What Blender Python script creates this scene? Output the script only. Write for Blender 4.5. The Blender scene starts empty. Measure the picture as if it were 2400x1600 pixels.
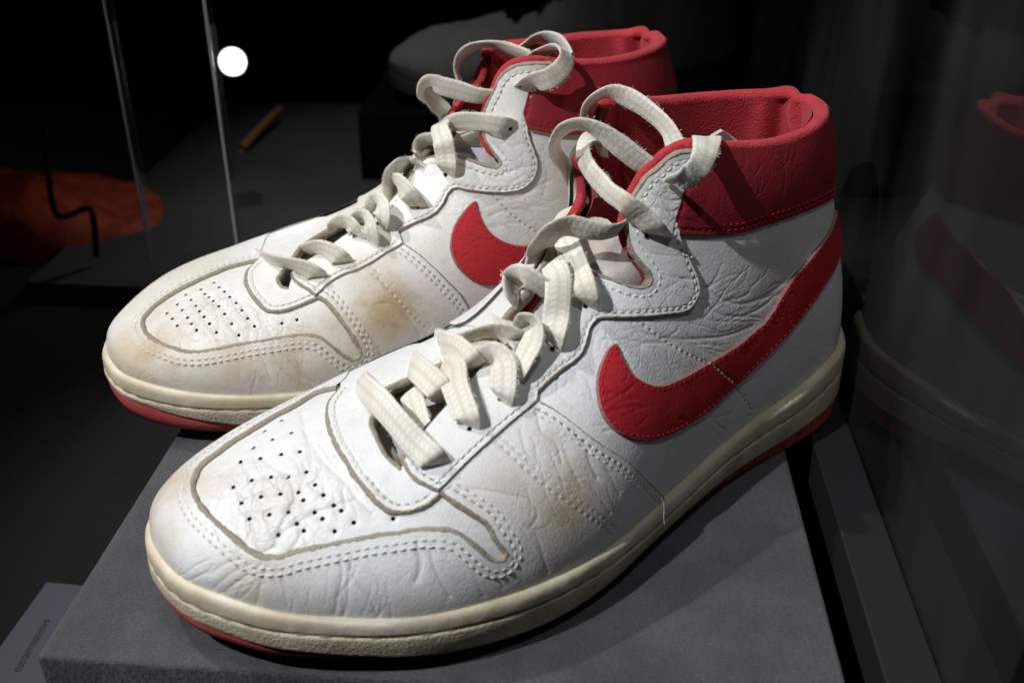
import bpy, math
import numpy as np
from mathutils import Matrix, Vector

rng = np.random.default_rng(7)
scene = bpy.context.scene
COL = scene.collection

# ------------------------------------------------------------------ camera
F_PX, PITCH, ROLL, CAM_H = 2400.0, math.radians(29.7), math.radians(-0.56), 0.273
_cp, _sp, _cr, _sr = math.cos(PITCH), math.sin(PITCH), math.cos(ROLL), math.sin(ROLL)
_r = np.array([1, 0, 0.]); _f = np.array([0, _cp, -_sp]); _d = np.array([0, -_sp, -_cp])
CAM_R = np.array([_cr * _r + _sr * _d, -_sr * _r + _cr * _d, _f])
CAM_C = np.array([0, 0, CAM_H])
cam_data = bpy.data.cameras.new('camera')
cam = bpy.data.objects.new('camera', cam_data)
COL.objects.link(cam)
m = Matrix.Identity(4)
for i in range(3):
    m[i][0], m[i][1], m[i][2], m[i][3] = CAM_R[0][i], -CAM_R[1][i], -CAM_R[2][i], CAM_C[i]
cam.matrix_world = m
cam_data.sensor_width = 36.0
cam_data.lens = 36.0
cam_data.clip_start = 0.01
cam_data.clip_end = 50
cam_data.dof.use_dof = True
cam_data.dof.focus_distance = 0.42
cam_data.dof.aperture_fstop = 10.0
scene.camera = cam

# ------------------------------------------------------------------ world and lamps
world = bpy.data.worlds.new('World')
scene.world = world
world.use_nodes = True
wb = world.node_tree.nodes['Background']
wb.inputs[0].default_value = (0.55, 0.62, 0.75, 1)
wb.inputs[1].default_value = 0.012


def spot(name, loc, target, power, size, blend, radius, col):
    d = bpy.data.lights.new(name, 'SPOT')
    d.energy, d.spot_size, d.spot_blend, d.shadow_soft_size, d.color = power, size, blend, radius, col
    o = bpy.data.objects.new(name, d)
    COL.objects.link(o)
    o.location = loc
    o.rotation_euler = (Vector(target) - Vector(loc)).to_track_quat('-Z', 'Y').to_euler()
    return o


spot('key_spot', (-0.55, 0.46, 0.95), (-0.04, 0.38, 0.04), 19, math.radians(36), 0.45, 0.008, (1.0, 0.975, 0.94))
spot('front_spot', (-0.50, -0.04, 0.82), (0.00, 0.36, 0.04), 33, math.radians(36), 0.5, 0.008, (0.93, 0.96, 1.0))
spot('heel_fill_spot', (0.10, -0.02, 1.20), (0.06, 0.38, 0.05), 6, math.radians(30), 0.6, 0.02, (0.90, 0.95, 1.0))  # overhead fill added to lift the dark heel side, no lamp seen there
spot('right_spot', (0.80, 0.62, 0.85), (0.12, 0.42, 0.06), 6, math.radians(26), 0.6, 0.012, (0.9, 0.95, 1.0))
spot('rear_spot', (-0.16, 0.64, 1.1), (-0.12, 0.90, 0.0), 9, math.radians(24), 1.0, 0.02, (0.95, 0.97, 1.0))

scene.view_settings.view_transform = 'Standard'
scene.view_settings.look = 'None'
scene.view_settings.exposure = 0.0
scene.view_settings.gamma = 1.0
scene.render.engine = 'CYCLES'
scene.cycles.use_denoising = True
scene.cycles.max_bounces = 6


# ------------------------------------------------------------------ maths helpers
def proj(X):
    q = (np.asarray(X, float) - CAM_C) @ CAM_R.T
    return np.stack([1200 + F_PX * q[..., 0] / q[..., 2], 800 + F_PX * q[..., 1] / q[..., 2]], -1), q[..., 2]


def ray(px):
    px = np.asarray(px, float)
    d = np.stack([(px[..., 0] - 1200) / F_PX, (px[..., 1] - 800) / F_PX, np.ones(px.shape[:-1])], -1)
    return d @ CAM_R


def floor_at(px, z=0.0):
    d = ray(px)
    return CAM_C + d * ((z - CAM_H) / d[..., 2])[..., None]


def ncs(x, Y, xq):
    """natural cubic spline"""
    x = np.asarray(x, float); Y = np.asarray(Y, float); n = len(x); h = np.diff(x)
    A = np.zeros((n, n)); b = np.zeros((n, Y.shape[1])); A[0, 0] = A[-1, -1] = 1
    for i in range(1, n - 1):
        A[i, i - 1] = h[i - 1]; A[i, i] = 2 * (h[i - 1] + h[i]); A[i, i + 1] = h[i]
        b[i] = 6 * ((Y[i + 1] - Y[i]) / h[i] - (Y[i] - Y[i - 1]) / h[i - 1])
    M = np.linalg.solve(A, b)
    k = np.clip(np.searchsorted(x, xq) - 1, 0, n - 2); d = (xq - x[k])[:, None]; hk = h[k][:, None]
    return Y[k] + d * ((Y[k + 1] - Y[k]) / hk - hk * (2 * M[k] + M[k + 1]) / 6) + d ** 2 * M[k] / 2 + d ** 3 * (M[k + 1] - M[k]) / (6 * hk)


def smooth_path(P, n, closed=False):
    """Catmull-Rom (centripetal parameter) through P, n samples evenly spaced by length"""
    P = np.asarray(P, float)
    if closed:
        P = np.vstack([P[-1], P, P[0], P[1]])
    else:
        P = np.vstack([2 * P[0] - P[1], P, 2 * P[-1] - P[-2]])
    out = []
    for i in range(1, len(P) - 2):
        p0, p1, p2, p3 = P[i - 1:i + 3]
        t = np.linspace(0, 1, 13)[:-1, None]
        d1 = max(np.linalg.norm(p2 - p1), 1e-9)
        m1 = (p2 - p0) / (max(np.linalg.norm(p1 - p0), 1e-9) + d1) * d1
        m2 = (p3 - p1) / (max(np.linalg.norm(p3 - p2), 1e-9) + d1) * d1
        out.append((2 * t ** 3 - 3 * t ** 2 + 1) * p1 + (t ** 3 - 2 * t ** 2 + t) * m1 + (-2 * t ** 3 + 3 * t ** 2) * p2 + (t ** 3 - t ** 2) * m2)
    out.append(P[-2][None])
    Q = np.vstack(out)
    return resample(Q, n)


def resample(Q, n):
    s = np.concatenate([[0], np.cumsum(np.linalg.norm(np.diff(Q, axis=0), axis=1))])
    q = np.linspace(0, s[-1], n)
    return np.stack([np.interp(q, s, Q[:, k]) for k in range(Q.shape[1])], 1)


def unit(v):
    return v / np.maximum(np.linalg.norm(v, axis=-1, keepdims=True), 1e-12)


def hash_noise(P, scale, seed=0):
    """smooth value noise on 3-D points, range about -1..1"""
    Q = P * scale + seed * 17.13
    i = np.floor(Q).astype(np.int64); f = Q - i; f = f * f * (3 - 2 * f)
    r = 0
    for dx in (0, 1):
        for dy in (0, 1):
            for dz in (0, 1):
                h = (i[..., 0] + dx) * 374761393 + (i[..., 1] + dy) * 668265263 + (i[..., 2] + dz) * 2147483647 + seed * 974711
                h = (h ^ (h >> 13)) * 1274126177
                h = ((h ^ (h >> 16)) & 0xffff) / 32767.5 - 1
                w = (f[..., 0] if dx else 1 - f[..., 0]) * (f[..., 1] if dy else 1 - f[..., 1]) * (f[..., 2] if dz else 1 - f[..., 2])
                r = r + h * w
    return r


# ------------------------------------------------------------------ mesh helpers
def add_mesh(name, V, faces, mat, parent=None, smooth=True, attrs=None, uv=None):
    me = bpy.data.meshes.new(name)
    V = np.asarray(V, np.float32)
    if isinstance(faces, np.ndarray):
        k = faces.shape[1]
        me.vertices.add(len(V)); me.vertices.foreach_set('co', V.ravel())
        me.loops.add(faces.size); me.loops.foreach_set('vertex_index', faces.astype(np.int32).ravel())
        me.polygons.add(len(faces))
        me.polygons.foreach_set('loop_start', np.arange(len(faces), dtype=np.int32) * k)
        me.update(calc_edges=True)
    else:
        fl = [len(f) for f in faces]
        me.vertices.add(len(V)); me.vertices.foreach_set('co', V.ravel())
        li = np.fromiter((i for f in faces for i in f), np.int32)
        me.loops.add(len(li)); me.loops.foreach_set('vertex_index', li)
        me.polygons.add(len(faces))
        me.polygons.foreach_set('loop_start', np.concatenate([[0], np.cumsum(fl)[:-1]]).astype(np.int32))
        me.update(calc_edges=True)
    me.validate()
    me.polygons.foreach_set('use_smooth', np.full(len(me.polygons), bool(smooth)))
    for k, a in (attrs or {}).items():
        at = me.attributes.new(k, 'FLOAT', 'POINT')
        at.data.foreach_set('value', np.asarray(a, np.float32))
    if uv is not None:
        ul = me.uv_layers.new(name='UVMap')
        li = np.empty(len(me.loops), np.int32); me.loops.foreach_get('vertex_index', li)
        ul.data.foreach_set('uv', np.asarray(uv, np.float32)[li].ravel())
    if mat:
        me.materials.append(mat)
    o = bpy.data.objects.new(name, me)
    COL.objects.link(o)
    if parent is not None:
        o.parent = parent
        o.matrix_parent_inverse = Matrix.Translation(-parent.location)
    return o


def grid_faces(nu, nv, closed_u=False, closed_v=False, off=0):
    iu = np.arange(nu if closed_u else nu - 1); iv = np.arange(nv if closed_v else nv - 1)
    a, b = np.meshgrid(iu, iv, indexing='ij'); a2 = (a + 1) % nu; b2 = (b + 1) % nv
    return np.stack([a * nv + b, a2 * nv + b, a2 * nv + b2, a * nv + b2], -1).reshape(-1, 4) + off


def empty(name, label=None, cat=None, group=None, loc=(0, 0, 0)):
    o = bpy.data.objects.new(name, None)
    COL.objects.link(o); o.location = loc
    o.empty_display_size = 0.02
    tag(o, label, cat, group)
    return o


def tag(o, label=None, cat=None, group=None, kind=None):
    for k, v in (('label', label), ('category', cat), ('group', group), ('kind', kind)):
        if v:
            o[k] = v
    return o


def sweep(path, normal, width_dir, prof, closed=False):
    """sweep a closed 2-D profile [(w,n)] along a path; returns V, faces"""
    n, k = len(path), len(prof)
    prof = np.asarray(prof)
    V = path[:, None] + width_dir[:, None] * prof[None, :, :1] + normal[:, None] * prof[None, :, 1:]
    f = grid_faces(n, k, closed, True)
    fl = [tuple(x) for x in f]
    if not closed:
        fl += [tuple(range(k))[::-1], tuple((n - 1) * k + i for i in range(k))]
    return V.reshape(-1, 3), fl


def box(name, lo, hi, mat, parent=None, M=None):
    x0, y0, z0 = lo; x1, y1, z1 = hi
    V = np.array([(x, y, z) for z in (z0, z1) for y in (y0, y1) for x in (x0, x1)], float)
    if M is not None:
        V = V @ np.asarray(M)[:3, :3].T + np.asarray(M)[:3, 3]
    f = [(0, 2, 3, 1), (4, 5, 7, 6), (0, 1, 5, 4), (2, 6, 7, 3), (0, 4, 6, 2), (1, 3, 7, 5)]
    return add_mesh(name, V, f, mat, parent, smooth=False)


# ------------------------------------------------------------------ materials
def new_mat(name):
    mt = bpy.data.materials.new(name); mt.use_nodes = True
    nt = mt.node_tree
    return mt, nt, nt.nodes['Principled BSDF']


def nd(nt, typ, **kw):
    n = nt.nodes.new(typ)
    for k, v in kw.items():
        if k.startswith('i_'):
            k2 = k[2:].replace('_', ' ')
            n.inputs[int(k2) if k2.isdigit() else k2].default_value = v
        else:
            setattr(n, k, v)
    return n


def math_node(nt, op, a, b=None, c=None):
    n = nt.nodes.new('ShaderNodeMath'); n.operation = op
    for i, x in enumerate((a, b, c)):
        if x is None:
            continue
        if isinstance(x, (int, float)):
            n.inputs[i].default_value = x
        else:
            nt.links.new(x, n.inputs[i])
    return n.outputs[0]


def mix_col(nt, fac, a, b):
    n = nt.nodes.new('ShaderNodeMix'); n.data_type = 'RGBA'
    for sock, x in ((n.inputs['Factor'], fac), (n.inputs[6], a), (n.inputs[7], b)):
        if isinstance(x, (int, float)):
            sock.default_value = x
        elif isinstance(x, tuple):
            sock.default_value = (*x, 1) if len(x) == 3 else x
        else:
            nt.links.new(x, sock)
    return n.outputs[2]


def obj_coord(nt):
    return nt.nodes.new('ShaderNodeTexCoord').outputs['Object']


def noise(nt, vec, scale, detail=3, rough=0.55):
    n = nd(nt, 'ShaderNodeTexNoise', i_Scale=scale, i_Detail=detail, i_Roughness=rough)
    nt.links.new(vec, n.inputs['Vector'])
    return n.outputs['Fac']


def voro(nt, vec, scale, feature='F1'):
    n = nd(nt, 'ShaderNodeTexVoronoi', feature=feature, i_Scale=scale)
    nt.links.new(vec, n.inputs['Vector'])
    return n.outputs['Distance']


def ramp(nt, fac, lo, hi):
    n = nd(nt, 'ShaderNodeMapRange', interpolation_type='SMOOTHSTEP')
    n.inputs['From Min'].default_value = lo; n.inputs['From Max'].default_value = hi
    nt.links.new(fac, n.inputs['Value'])
    return n.outputs[0]


def attr(nt, name):
    n = nd(nt, 'ShaderNodeAttribute', attribute_name=name)
    return n.outputs['Fac']


def bump(nt, b, height, dist, strength=1.0, prev=None):
    n = nd(nt, 'ShaderNodeBump', i_Strength=strength, i_Distance=dist)
    nt.links.new(height, n.inputs['Height'])
    if prev is not None:
        nt.links.new(prev, n.inputs['Normal'])
    nt.links.new(n.outputs[0], b.inputs['Normal'])
    return n.outputs[0]


def leather(name, col, col2, rough=0.42, grain=0.00016, stain=(0.42, 0.29, 0.13)):
    mt, nt, b = new_mat(name)
    v = obj_coord(nt)
    patch = ramp(nt, noise(nt, v, 22, 4), 0.42, 0.72)
    c = mix_col(nt, patch, col, col2)
    fine = ramp(nt, noise(nt, v, 260, 4), 0.45, 0.8)
    c = mix_col(nt, math_node(nt, 'MULTIPLY', fine, 0.25), c, tuple(0.7 * x for x in col2))
    st = math_node(nt, 'MULTIPLY', attr(nt, 'stain'), math_node(nt, 'ADD', 0.5, math_node(nt, 'MULTIPLY', ramp(nt, noise(nt, v, 60, 6, 0.65), .25, .75), .9)))
    c = mix_col(nt, math_node(nt, 'MINIMUM', st, 0.85), c, stain)
    # creases: a distorted cell network, strongest where the leather flexes
    ns = nd(nt, 'ShaderNodeTexNoise', i_Scale=70.0, i_Detail=3.0)
    nt.links.new(v, ns.inputs['Vector'])
    off = nd(nt, 'ShaderNodeVectorMath', operation='MULTIPLY_ADD')
    nt.links.new(ns.outputs['Color'], off.inputs[0]); off.inputs[1].default_value = (.012, .012, .012); nt.links.new(v, off.inputs[2])
    cell = ramp(nt, voro(nt, off.outputs[0], 120, 'DISTANCE_TO_EDGE'), 0.0, 0.07)
    cell2 = ramp(nt, voro(nt, off.outputs[0], 260, 'DISTANCE_TO_EDGE'), 0.0, 0.16)
    wa = attr(nt, 'wrinkle')
    wmask = math_node(nt, 'MULTIPLY', wa, ramp(nt, noise(nt, v, 35, 2), 0.35, 0.6))
    cr = math_node(nt, 'MULTIPLY', math_node(nt, 'SUBTRACT', 1.0, cell), wmask)
    g = math_node(nt, 'MAXIMUM', math_node(nt, 'MULTIPLY', attr(nt, 'grime'), 0.62), math_node(nt, 'MULTIPLY', cr, 0.32))
    c = mix_col(nt, g, c, (0.16, 0.135, 0.10) if col[1] > .3 else (0.10, 0.01, 0.012))
    nt.links.new(c, b.inputs['Base Color'])
    nt.links.new(math_node(nt, 'ADD', rough - 0.1, math_node(nt, 'MULTIPLY', noise(nt, v, 90, 4), 0.25)), b.inputs['Roughness'])
    b.inputs['Specular IOR Level'].default_value = 0.42
    p = bump(nt, b, voro(nt, v, 1000, 'F1'), grain, 0.42)
    p = bump(nt, b, math_node(nt, 'ADD', math_node(nt, 'MULTIPLY', cell, wmask), math_node(nt, 'MULTIPLY', cell2, math_node(nt, 'ADD', 0.05, math_node(nt, 'MULTIPLY', wmask, 0.45)))), 0.00042, 0.5, p)
    bump(nt, b, noise(nt, v, 120, 4, 0.55), 0.0007, 0.22, p)
    return mt


def suede(name, col, col2, scale=700, dist=0.0006):
    mt, nt, b = new_mat(name)
    v = obj_coord(nt)
    c = mix_col(nt, noise(nt, v, scale, 4, 0.7), col, col2)
    nt.links.new(c, b.inputs['Base Color'])
    b.inputs['Roughness'].default_value = 0.95
    b.inputs['Specular IOR Level'].default_value = 0.1
    b.inputs['Sheen Weight'].default_value = 0.15
    bump(nt, b, noise(nt, v, scale, 3, 0.7), dist, 0.8)
    return mt


def plain(name, col, rough=0.6, bscale=None, bdist=0.0003, var=0.0, col2=None, spec=0.4):
    mt, nt, b = new_mat(name)
    b.inputs['Base Color'].default_value = (*col, 1)
    b.inputs['Roughness'].default_value = rough
    b.inputs['Specular IOR Level'].default_value = spec
    v = obj_coord(nt)
    if col2:
        nt.links.new(mix_col(nt, ramp(nt, noise(nt, v, 60, 5), 0.35, 0.7), col, col2), b.inputs['Base Color'])
    if bscale:
        bump(nt, b, noise(nt, v, bscale, 3), bdist, 0.8)
    return mt


M_WHITE = leather('white_leather', (0.74, 0.74, 0.735), (0.68, 0.665, 0.63))
M_YELLOWED = leather('yellowed_white_leather', (0.75, 0.735, 0.70), (0.70, 0.655, 0.575))
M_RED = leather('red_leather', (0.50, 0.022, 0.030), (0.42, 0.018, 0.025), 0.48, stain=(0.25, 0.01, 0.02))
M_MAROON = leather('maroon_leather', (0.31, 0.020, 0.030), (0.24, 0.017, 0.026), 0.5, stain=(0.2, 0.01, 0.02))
M_RAW = suede('raw_leather_edge', (0.45, 0.39, 0.30), (0.22, 0.185, 0.14), 900, 0.0012)
M_RAWRED = suede('red_raw_edge', (0.30, 0.22, 0.20), (0.28, 0.05, 0.055), 700, 0.0008)
M_THREAD = plain('white_thread', (0.62, 0.60, 0.55), 0.85, 2500, 0.0002)
M_THREADRED = plain('red_thread', (0.45, 0.015, 0.02), 0.7)
M_THREADBROWN = plain('waxed_brown_thread', (0.24, 0.19, 0.12), 0.8, 1500, 0.0003, col2=(0.38, 0.31, 0.21))
M_CREAM = plain('aged_cream_rubber', (0.55, 0.46, 0.31), 0.5, 140, 0.0006, col2=(0.68, 0.61, 0.48))
M_CREAMTEX = plain('textured_cream_rubber', (0.52, 0.44, 0.31), 0.65, 850, 0.0008, col2=(0.68, 0.6, 0.44))
M_REDRUB = plain('red_rubber', (0.42, 0.06, 0.055), 0.55, 300, 0.0003, col2=(0.47, 0.085, 0.075))
M_DARK = plain('hole_shade', (0.03, 0.026, 0.024), 0.9)
M_TEXTILE = plain('beige_textile', (0.58, 0.55, 0.55), 0.9, 1600, 0.0003, col2=(0.46, 0.36, 0.30))
M_TIP = plain('white_tongue_cloth', (0.74, 0.71, 0.66), 0.85, 900, 0.0003)
M_INSIDE = plain('brown_lining', (0.20, 0.15, 0.11), 0.9, 900, 0.0004)


def knit(name, col, col2):
    mt, nt, b = new_mat(name)
    v = obj_coord(nt)
    nt.links.new(mix_col(nt, ramp(nt, noise(nt, v, 90, 4), 0.3, 0.7), col, col2), b.inputs['Base Color'])
    b.inputs['Roughness'].default_value = 0.85
    b.inputs['Sheen Weight'].default_value = 0.3
    b.inputs['Sheen Tint'].default_value = (1, 0.4, 0.4, 1)
    b.inputs['Specular IOR Level'].default_value = 0.2
    p = bump(nt, b, voro(nt, v, 1100), 0.00045, 0.7)
    bump(nt, b, noise(nt, v, 40, 2), 0.003, 0.3, p)
    return mt


M_KNIT = knit('red_knit', (0.48, 0.040, 0.050), (0.39, 0.029, 0.039))


def lace_mat():
    mt, nt, b = new_mat('cotton_lace')
    v = obj_coord(nt)
    c = mix_col(nt, ramp(nt, noise(nt, v, 45, 3), 0.4, 0.7), (0.80, 0.78, 0.71), (0.75, 0.69, 0.57))
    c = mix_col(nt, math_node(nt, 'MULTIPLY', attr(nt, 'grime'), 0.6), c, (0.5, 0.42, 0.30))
    nt.links.new(c, b.inputs['Base Color'])
    b.inputs['Roughness'].default_value = 0.9
    b.inputs['Sheen Weight'].default_value = 0.3
    b.inputs['Specular IOR Level'].default_value = 0.15
    bump(nt, b, noise(nt, v, 2200, 2), 0.0003, 0.6)
    return mt


M_LACE = lace_mat()


# ------------------------------------------------------------------ shoe surface
CR = {'A': (300, 900, .40816), 'B': (900, 800, .38259), 'C': (1250, 150, .41451), 'D': (1200, 600, .41463),
      'E': (200, 550, .34014), 'F': (850, 50, .41451), 'G': (780, 600, .33168), 'H': (1180, 180, .36988),
      'I': (580, 380, .24237), 'J': (880, 60, .25515), 'Q': (1480, 170, .27427), 'P': (0, 0, 1.0)}


def tr(c, *pts):
    x, y, k = CR[c]
    return [(x + k * a, y + k * b) for a, b in pts]


class Shoe:
    """outer surface = two halves; each half is a row of cubic profiles from the welt (v=0) to the ridge / rim (v=1).
    surface coordinates: (u, w), u toe to heel, w 0..1 on the half facing +y, 1..2 on the other half."""

    def __init__(self, root, T, yaw, nets, dims):
        self.root = root
        self.T = np.array(T); self.ax = np.array([math.cos(yaw), math.sin(yaw)]); self.pr = np.array([self.ax[1], -self.ax[0]])
        self.ctrl, self.p, self.S, self.N, self.dims = [], [], [], [], dims
        for k, st in enumerate(nets):
            st = np.asarray(st, float); B = st[:, :3]; Tt = st[:, 3:6]
            c = np.concatenate([B, B + st[:, 6:9], Tt + st[:, 9:12], Tt], 1)
            if k == 0:
                d = np.linalg.norm(np.diff(B, axis=0), axis=1) + np.linalg.norm(np.diff(Tt, axis=0), axis=1)
                p = np.concatenate([[0], np.cumsum(d ** .8)]); self.pp = p / p[-1]
            self.ctrl.append(c)
            nu, nv = dims[k]
            U, V = np.meshgrid(np.linspace(0, 1, nu), np.linspace(0, 1, nv), indexing='ij')
            S = self.world(self.local(k, U.ravel(), V.ravel())).reshape(nu, nv, 3)
            gu = np.gradient(S, axis=0); gv = np.gradient(S, axis=1)
            n = np.cross(gu, gv) * (1 if k == 0 else -1)
            N = unit(n); N[0] = unit(N[2:5].mean(0)) * 0 + np.array([-self.ax[0], -self.ax[1], 0]); N[1] = N[2]
            self.S.append(S); self.N.append(N)
        self.D = [np.zeros(d) for d in dims]
        self.stain = [np.zeros(d) for d in dims]
        self.grime = [np.zeros(d) for d in dims]
        self.wrinkle = [np.full(d, .15) for d in dims]
        self._ray_cells()

    def local(self, k, u, v):
        c = ncs(self.pp, self.ctrl[k], u).reshape(-1, 4, 3); t = v[:, None]
        return c[:, 0] * (1 - t) ** 3 + 3 * c[:, 1] * t * (1 - t) ** 2 + 3 * c[:, 2] * t * t * (1 - t) + c[:, 3] * t ** 3

    def world(self, l):
        l = np.asarray(l, float)
        return np.concatenate([self.T + l[..., :1] * self.ax + l[..., 1:2] * self.pr, l[..., 2:]], -1)

    def to_local(self, w):
        d = w[..., :2] - self.T
        return np.stack([d @ self.ax, d @ self.pr, w[..., 2]], -1)

    def at_y(self, px, y):
        d = ray(px); n = np.array([*self.pr, 0]); P0 = self.world(np.array([0, y, 0.]))
        return CAM_C + d * (((P0 - CAM_C) @ n) / (d @ n))

    # ---- picture point -> surface coordinate (used to lay seams on the surface)
    def _ray_cells(self):
        self.cells = []
        for k in (0, 1):
            nu, nv = 160, 60
            u = np.linspace(0, 1, nu); v = np.linspace(0, 1, nv)
            U, V = np.meshgrid(u, v, indexing='ij')
            W = self.world(self.local(k, U.ravel(), V.ravel()))
            p, z = proj(W); p = p.reshape(nu, nv, 2); z = z.reshape(nu, nv)
            Tq = []
            for a, b, c in (((0, 0), (1, 0), (1, 1)), ((0, 0), (1, 1), (0, 1))):
                sl = lambda A, o: A[o[0]:nu - 1 + o[0], o[1]:nv - 1 + o[1]].reshape((nu - 1) * (nv - 1), -1)
                Tq.append(np.concatenate([sl(p, a), sl(p, b), sl(p, c), sl(z, a), sl(z, b), sl(z, c), sl(U, a), sl(V, a), sl(U, b), sl(V, b), sl(U, c), sl(V, c)], 1))
            self.cells.append((np.concatenate(Tq), p.reshape(-1, 2), U.ravel(), V.ravel()))

    def uw(self, pts, halves=(0, 1)):
        out = []
        for q in pts:
            if len(q) == 3:      # ('uw', u, w)
                out.append((q[1], q[2])); continue
            best = None
            for k in halves:
                A, _, _, _ = self.cells[k]
                p0, p1, p2 = A[:, 0:2], A[:, 2:4], A[:, 4:6]
                d1, d2, dq = p1 - p0, p2 - p0, np.asarray(q) - p0
                den = d1[:, 0] * d2[:, 1] - d1[:, 1] * d2[:, 0]
                den = np.where(np.abs(den) < 1e-9, 1e-9, den)
                b = (dq[:, 0] * d2[:, 1] - dq[:, 1] * d2[:, 0]) / den
                c = (d1[:, 0] * dq[:, 1] - d1[:, 1] * dq[:, 0]) / den
                hit = np.where((b >= -1e-6) & (c >= -1e-6) & (b + c <= 1 + 1e-6))[0]
                for i in hit:
                    z = A[i, 6] * (1 - b[i] - c[i]) + A[i, 7] * b[i] + A[i, 8] * c[i]
                    if best is None or z < best[0]:
                        uv = A[i, 9:11] * (1 - b[i] - c[i]) + A[i, 11:13] * b[i] + A[i, 13:15] * c[i]
                        best = (z, uv[0], uv[1] if k == 0 else 2 - uv[1])
            if best is None:
                cand = []
                for k in halves:
                    _, P, U, V = self.cells[k]
                    d = ((P - np.asarray(q)) ** 2).sum(1); i = int(d.argmin())
                    cand.append((d[i], U[i], V[i] if k == 0 else 2 - V[i]))
                best = min(cand)
            out.append((best[1], best[2]))
        return np.array(out)

    def curve(self, pts, halves=(0, 1), n=None):
        c = self.uw(pts, halves)
        return smooth_path(c, n or max(40, len(pts) * 12))

    # ---- surface coordinate -> position and normal
    def ev(self, uw, h=0.0, disp=False):
        uw = np.atleast_2d(uw); P = np.empty((len(uw), 3)); N = np.empty((len(uw), 3))
        for k in (0, 1):
            msk = (uw[:, 1] <= 1) if k == 0 else (uw[:, 1] > 1)
            if not msk.any():
                continue
            nu, nv = self.dims[k]
            x = np.clip(uw[msk, 0], 0, 1) * (nu - 1); v = uw[msk, 1] if k == 0 else 2 - uw[msk, 1]
            y = np.clip(v, 0, 1) * (nv - 1)
            i = np.minimum(x.astype(int), nu - 2); j = np.minimum(y.astype(int), nv - 2); fx = (x - i)[:, None]; fy = (y - j)[:, None]
            g = lambda A: A[i, j] * (1 - fx) * (1 - fy) + A[i + 1, j] * fx * (1 - fy) + A[i, j + 1] * (1 - fx) * fy + A[i + 1, j + 1] * fx * fy
            P[msk] = g(self.S[k]); N[msk] = unit(g(self.N[k]))
            if disp:
                P[msk] += N[msk] * g(self.D[k][..., None])
        return P + N * h, N

    # ---- stamping distances of a dense point row into the grids
    def stamp(self, uw, P, win, limit=0.02):
        dist = [np.full(d, limit) for d in self.dims]
        for (u, w), q in zip(uw, P):
            for k in (0, 1):
                v = w if k == 0 else 2 - w
                if v > 1.06:
                    continue
                nu, nv = self.dims[k]
                a, b = u * (nu - 1), min(v, 1) * (nv - 1)
                kk = win if k == 0 else max(3, win // 2)
                i0, i1 = max(0, int(a - kk)), min(nu, int(a + kk + 2)); j0, j1 = max(0, int(b - kk)), min(nv, int(b + kk + 2))
                if i0 >= i1 or j0 >= j1:
                    continue
                s = self.S[k][i0:i1, j0:j1] - q
                d = np.sqrt((s * s).sum(-1))
                np.minimum(dist[k][i0:i1, j0:j1], d, out=dist[k][i0:i1, j0:j1])
        return dist

    def dense(self, uw, step=0.0005):
        P, _ = self.ev(uw)
        L = np.linalg.norm(np.diff(P, axis=0), axis=1); s = np.concatenate([[0], np.cumsum(L)])
        n = max(4, int(s[-1] / step)); q = np.linspace(0, s[-1], n)
        c = np.stack([np.interp(q, s, uw[:, 0]), np.interp(q, s, uw[:, 1])], 1)
        return c, self.ev(c)[0]

    def sdf(self, poly):
        poly = np.asarray(poly); pc = np.vstack([poly, poly[:1]])
        c, P = self.dense(pc, 0.0006)
        dist = self.stamp(c, P, 5)
        out = []
        for k in (0, 1):
            nu, nv = self.dims[k]; us = np.linspace(0, 1, nu); ins = np.zeros((nu, nv), bool)
            x0, y0, x1, y1 = pc[:-1, 0], pc[:-1, 1], pc[1:, 0], pc[1:, 1]
            for j in range(nv):
                w = j / (nv - 1) if k == 0 else 2 - j / (nv - 1)
                cr = (y0 > w) != (y1 > w)
                if not cr.any():
                    continue
                xs = np.sort(x0[cr] + (w - y0[cr]) / (y1[cr] - y0[cr]) * (x1[cr] - x0[cr]))
                ins[:, j] = np.searchsorted(xs, us) % 2 == 1
            out.append(np.where(ins, -dist[k], dist[k]))
        return out

    def groove(self, uw, depth, width, win=8, grime=0.0, shoulder=0.0, taper=True):
        c, P = self.dense(uw, 0.0007)
        dist = self.stamp(c, P, win)
        for k in (0, 1):
            g = np.exp(-(dist[k] / width) ** 2)
            self.D[k] -= depth * g
            if shoulder:
                self.D[k] += shoulder * np.exp(-((dist[k] - 2.2 * width) / (0.9 * width)) ** 2)
            if grime:
                self.grime[k] = np.maximum(self.grime[k], grime * np.exp(-(dist[k] / (0.8 * width)) ** 2))

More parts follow.
